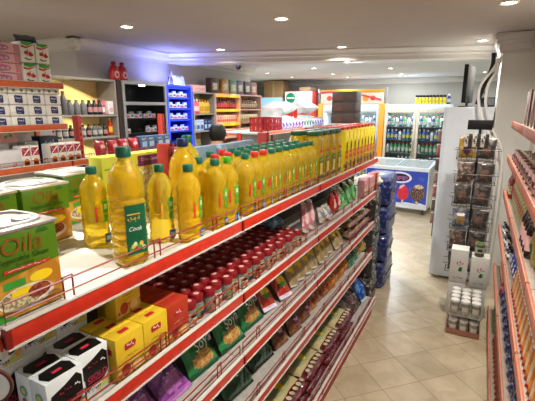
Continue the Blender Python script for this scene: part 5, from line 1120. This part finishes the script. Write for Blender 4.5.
mk_sp2 = carton('spice_sachet', .045, .012, .25, M('sachet_dark', '4a4644', .4, var=.2), lambda m, w, d, h, y: (m.rect(-.016, .016, .10, .22, y, M('pale_rose', 'a8787a', .5)),))
for i in range(26):
    place('sp%d' % (i % 2), [mk_sp, mk_sp2][i % 2], '%s spice sachet standing on the top wall shelf, %s from its far end' % (['grey', 'dark'][i % 2], nth(i + 1)), 'sachet', (XR + .02 + .03 * (i % 3), 3.60 - i * .075, 1.776), W_, 'spice sachets on the top wall shelf')
POTS = [('salmon-lidded', bottle('spice_pot', .022, .062, M('warm_spice', '6a4a3c', .25, coat=.4), M('salmon_cap', 'c4948a', .45), M('pale_rose', 'a8787a', .5), 10)),
        ('dusky pink', carton('spice_packet', .05, .03, .085, M('dusky_pink', 'bd938a', .45, var=.2), lambda m, w, d, h, y: (m.rect(-.016, .016, .02, .05, y, INKB), m.scrib(0, .066, .036, .02, y, PALE, 3, 4)))),
        ('dark olive', bottle('spice_pot', .02, .08, M('dark_olive', '35382a', .25, coat=.4), BLK, M('ash_label', 'a5a5a0', .5), 10)),
        ('cream', carton('spice_packet', .045, .03, .075, M('dull_cream', 'd0c0a4', .45, var=.2), lambda m, w, d, h, y: m.rect(-.016, .016, .02, .05, y, LBR)))]
for i in range(36):
    for j in range(3):
        k = (i * 5 + j * 3 + i // 3) % 4
        place('pot%d' % k, POTS[k][1], '%s spice item on the second wall shelf down, %s along, %s file' % (POTS[k][0], nth(i + 1), nth(j + 1)), 'spice', (XF + .045 + j * .066 + .006 * (i % 3), 3.70 - i * .056, 1.501), W_, 'small spices on the second wall shelf', spin=.25 * ((i + j) % 3))
mk_pouch = bagmk('herb_pouch', .09, .2, .04, M('herb_green', '8a9a4a', .35, hex2='c4c47a', mix=.5, scale=25, coat=.3), [(.88, 1, CLRW)], (.5, .4, .28, .16), M('pink_tag', 'b8486a', .4), None, None, 90)
mk_gb = bottle('sauce_bottle', .03, .21, M('dark_sauce', '2a2420', .2, coat=.5), M('maroon_cap', '5c1c20', .4), M('blush_card', 'd5a8a4', .45))
mk_rb2 = bottle('sauce_bottle', .03, .19, M('red_sauce', '8a1f1c', .2, coat=.5), GCAP, M('cream_print', 'c9bb9a', .4))
fill('rsb', mk_rb2, 3, 3.70, .075, RL[3], 'red sauce bottle with green cap on the wall shelf, %s from the end', 'bottle', 'red sauce bottles')
fill('herb', mk_pouch, 10, 3.42, .1, RL[3], 'green herb pouch on the middle wall shelf, %s from the sauce bottles', 'pouch', 'green herb pouches', tilt=-.12)
mk_yp = bagmk('herb_pouch', .09, .19, .04, M('straw_foil', 'a89a5a', **GLOSS), [(.88, 1, CLRW)], (.5, .4, .28, .16), LBG, None, None, 91)
for i in range(8): place('yp', mk_yp, 'straw coloured pouch in the back file of the middle wall shelf, %s along' % nth(i + 1), 'pouch', (XR + .1, 3.4 - i * .13, RL[3] + .001), W_, 'straw coloured pouches'); fit('yp', LAST[0], RL[3])
place('ypf', mk_yp, 'straw coloured pouch between the dark sauce bottles', 'pouch', (XR, 2.0, RL[3] + .001), W_); fit('ypf', LAST[0], RL[3])
fill('gsb', mk_gb, 4, 2.38, .085, RL[3], 'dark sauce bottle on the middle wall shelf, %s from the pouches', 'bottle', 'dark sauce bottles')
TUBS = [('silver', bottle('candy_tub', .021, .06, M('silver_wrap', 'a8aab2', .25, .4), M('black_wrap', '1c1c22', .3), None, 10)), ('black', bottle('candy_tub', .022, .07, M('black_wrap', '1c1c22', .3), BLK, PALE, 10)),
        ('pearl', bottle('candy_tub', .021, .055, M('pearl_wrap', 'cfcdc8', .3), WLID, M('ink_blue', '3a4f86', .45), 10))]
for i in range(17):
    for j in range(4):
        k = (i * 3 + j * 2 + (i // 2)) % 3
        place('tub%d' % k, TUBS[k][1], '%s candy tub on the third wall shelf down, %s along, %s file' % (TUBS[k][0], nth(i + 1), nth(j + 1)), 'tub', (XF + .042 + j * .05 + .004 * (i % 2), 3.78 - i * .052, RL[2]), W_, 'small candy tubs')
mk_blc = bagmk('cookie_packet', .085, .14, .05, M('royal_foil', '1c3a9a', **GLOSS), [(.9, 1, M('navy_plain', '141c4a', .4))], (.5, .5, .3, .2), PALE, (.5, .4, .2, .1), M('choc_print2', '3f2620', .5), 92)
fill('blc', mk_blc, 4, 2.78, .095, RL[2], 'royal blue cookie packet on the wall shelf, %s past the silver tubs', 'packet', 'royal blue cookie packets', (0,), -.12)
mk_ow = bagmk('wafer_packet', .075, .16, .022, M('tangerine_foil', 'c8782c', **GLOSS), [(.86, 1, PALE), (.0, .1, M('rust_label', '9c3a26', .4))], (.5, .5, .26, .22), M('cream_print', 'c9bb9a', .4), None, None, 93)
mk_ow2 = bagmk('wafer_packet', .075, .16, .022, M('cream_foil', 'd0b896', **GLOSS), [(.86, 1, PALE), (.0, .1, INKR)], (.5, .5, .26, .22), M('rust_label', '9c3a26', .4), None, None, 94)
for i in range(26):
    for j in range(2):
        place('ow%d' % ((i + j) % 2), [mk_ow, mk_ow2][(i + j) % 2], '%s wafer packet in the %s file of the wall shelf, %s from the blue packets' % (['tangerine', 'cream'][(i + j) % 2], ['outer', 'inner'][j], nth(i + 1)), 'packet', (XR + j * .085, 2.40 - i * .046, .92), W_, 'wafer packets on the wall shelf', tilt=-.1, spin=.95); o = LAST[0]; lo, hi = bounds('ow%d' % ((i + j) % 2), o); o.location.z += .9165 - lo[2]; o.location.x += max(0, XF + .016 - lo[0])
mk_blb = bagmk('chocolate_bag', .11, .23, .07, M('midnight_foil', '16245e', .22, hex2='8fa0c8', mix=.62, scale=40, coat=.5), (), None, None, None, None, 95)
fill('blb', mk_blb, 11, 2.95, .115, RL[1], 'midnight blue foil bag on the low wall shelf, %s from the empty gap', 'bag', 'midnight blue foil bags', (0, 1), -.06, .1)
mk_rs = bagmk('noodle_sachet', .06, .13, .03, M('rust_foil', '8f4028', **GLOSS), [(.86, 1, CLRW)], (.5, .5, .26, .22), M('cream_print', 'c9bb9a', .4), None, None, 96)
fill('rs', mk_rs, 8, 3.70, .06, RL[1], 'rust coloured sachet on the low wall shelf, %s from the end', 'sachet', 'rust coloured sachets', (0, 1), -.1, .07)
place('redpot', bottle('sauce_pot', .035, .09, INKR, M('scarlet_cap', '8f1614', .4), None), 'red pot beside the empty gap on the low wall shelf', 'pot', (XR + .01, 3.2, RL[1] + .001), W_)
mk_rp = bagmk('soup_sachet', .1, .24, .028, M('paprika_foil', 'a8482c', **GLOSS), [(.8, 1, PALE)], (.5, .4, .28, .18), M('gold_label', 'b88f2c', .4), None, None, 97)
for i in range(16): place('rp', mk_rp, 'paprika red soup sachet on the bottom wall shelf, %s from the green leaves' % nth(i + 1), 'sachet', (XR + .02, 3.22 - i * .06, .145), W_, 'paprika red soup sachets', tilt=-.12, spin=.95); o = LAST[0]; lo, hi = bounds('rp', o); o.location.z += .1415 - lo[2]; o.location.x += max(0, XF + .016 - lo[0])
mk_gl = bagmk('herb_bag', .09, .26, .04, M('leafy_film', '5f7a34', .35, hex2='9aa85a', mix=.5, scale=40, coat=.3), (), None, None, None, None, 98)
fill('gl', mk_gl, 4, 3.66, .1, .14, 'tall leafy green bag on the bottom wall shelf, %s from the end', 'bag', 'leafy green bags', (0,), -.1)

# ---- round tag hanging at the start of the gondola, tube lamp over the paper goods
r = thing('round_tag', 'round white tag with dark rim at the near end of the gondola', 'tag', (-.775, .345, 1.385)); m = MB()
m.lathe([(.0, 0), (.034, 0), (.034, .004), (0, .004)], PALE, 28, cap=False); m.lathe([(.034, -.001), (.039, -.001), (.039, .005), (.034, .005)], M('dark_rim', '5a2a22', .4), 28, cap=False); o = m.build('disc', r); o.rotation_euler = (R(90), 0, R(40))
m = MB(); m.tube([(0, 0, .036), (0, .01, .06), (0, .028, .07)], .002, WIRE, 6); m.build('hook', r)
r = thing('tube_lamp', 'white tube lamp on the ceiling above the paper towels', 'ceiling light', (-3.9, .9, CZ - .03)); m = MB(); m.box(-.03, .03, -.6, .6, 0, .029, TRIMM); m.build('housing', r); m = MB(); m.tube([(0, -.58, -.014), (0, .58, -.014)], .012, LENSC, 8); m.build('tube', r)
lamp('tube_glow', (-3.9, .9, CZ - .07), 22, .06, (.9, .95, 1), (0, 0, 0), 'RECTANGLE', 1.1)
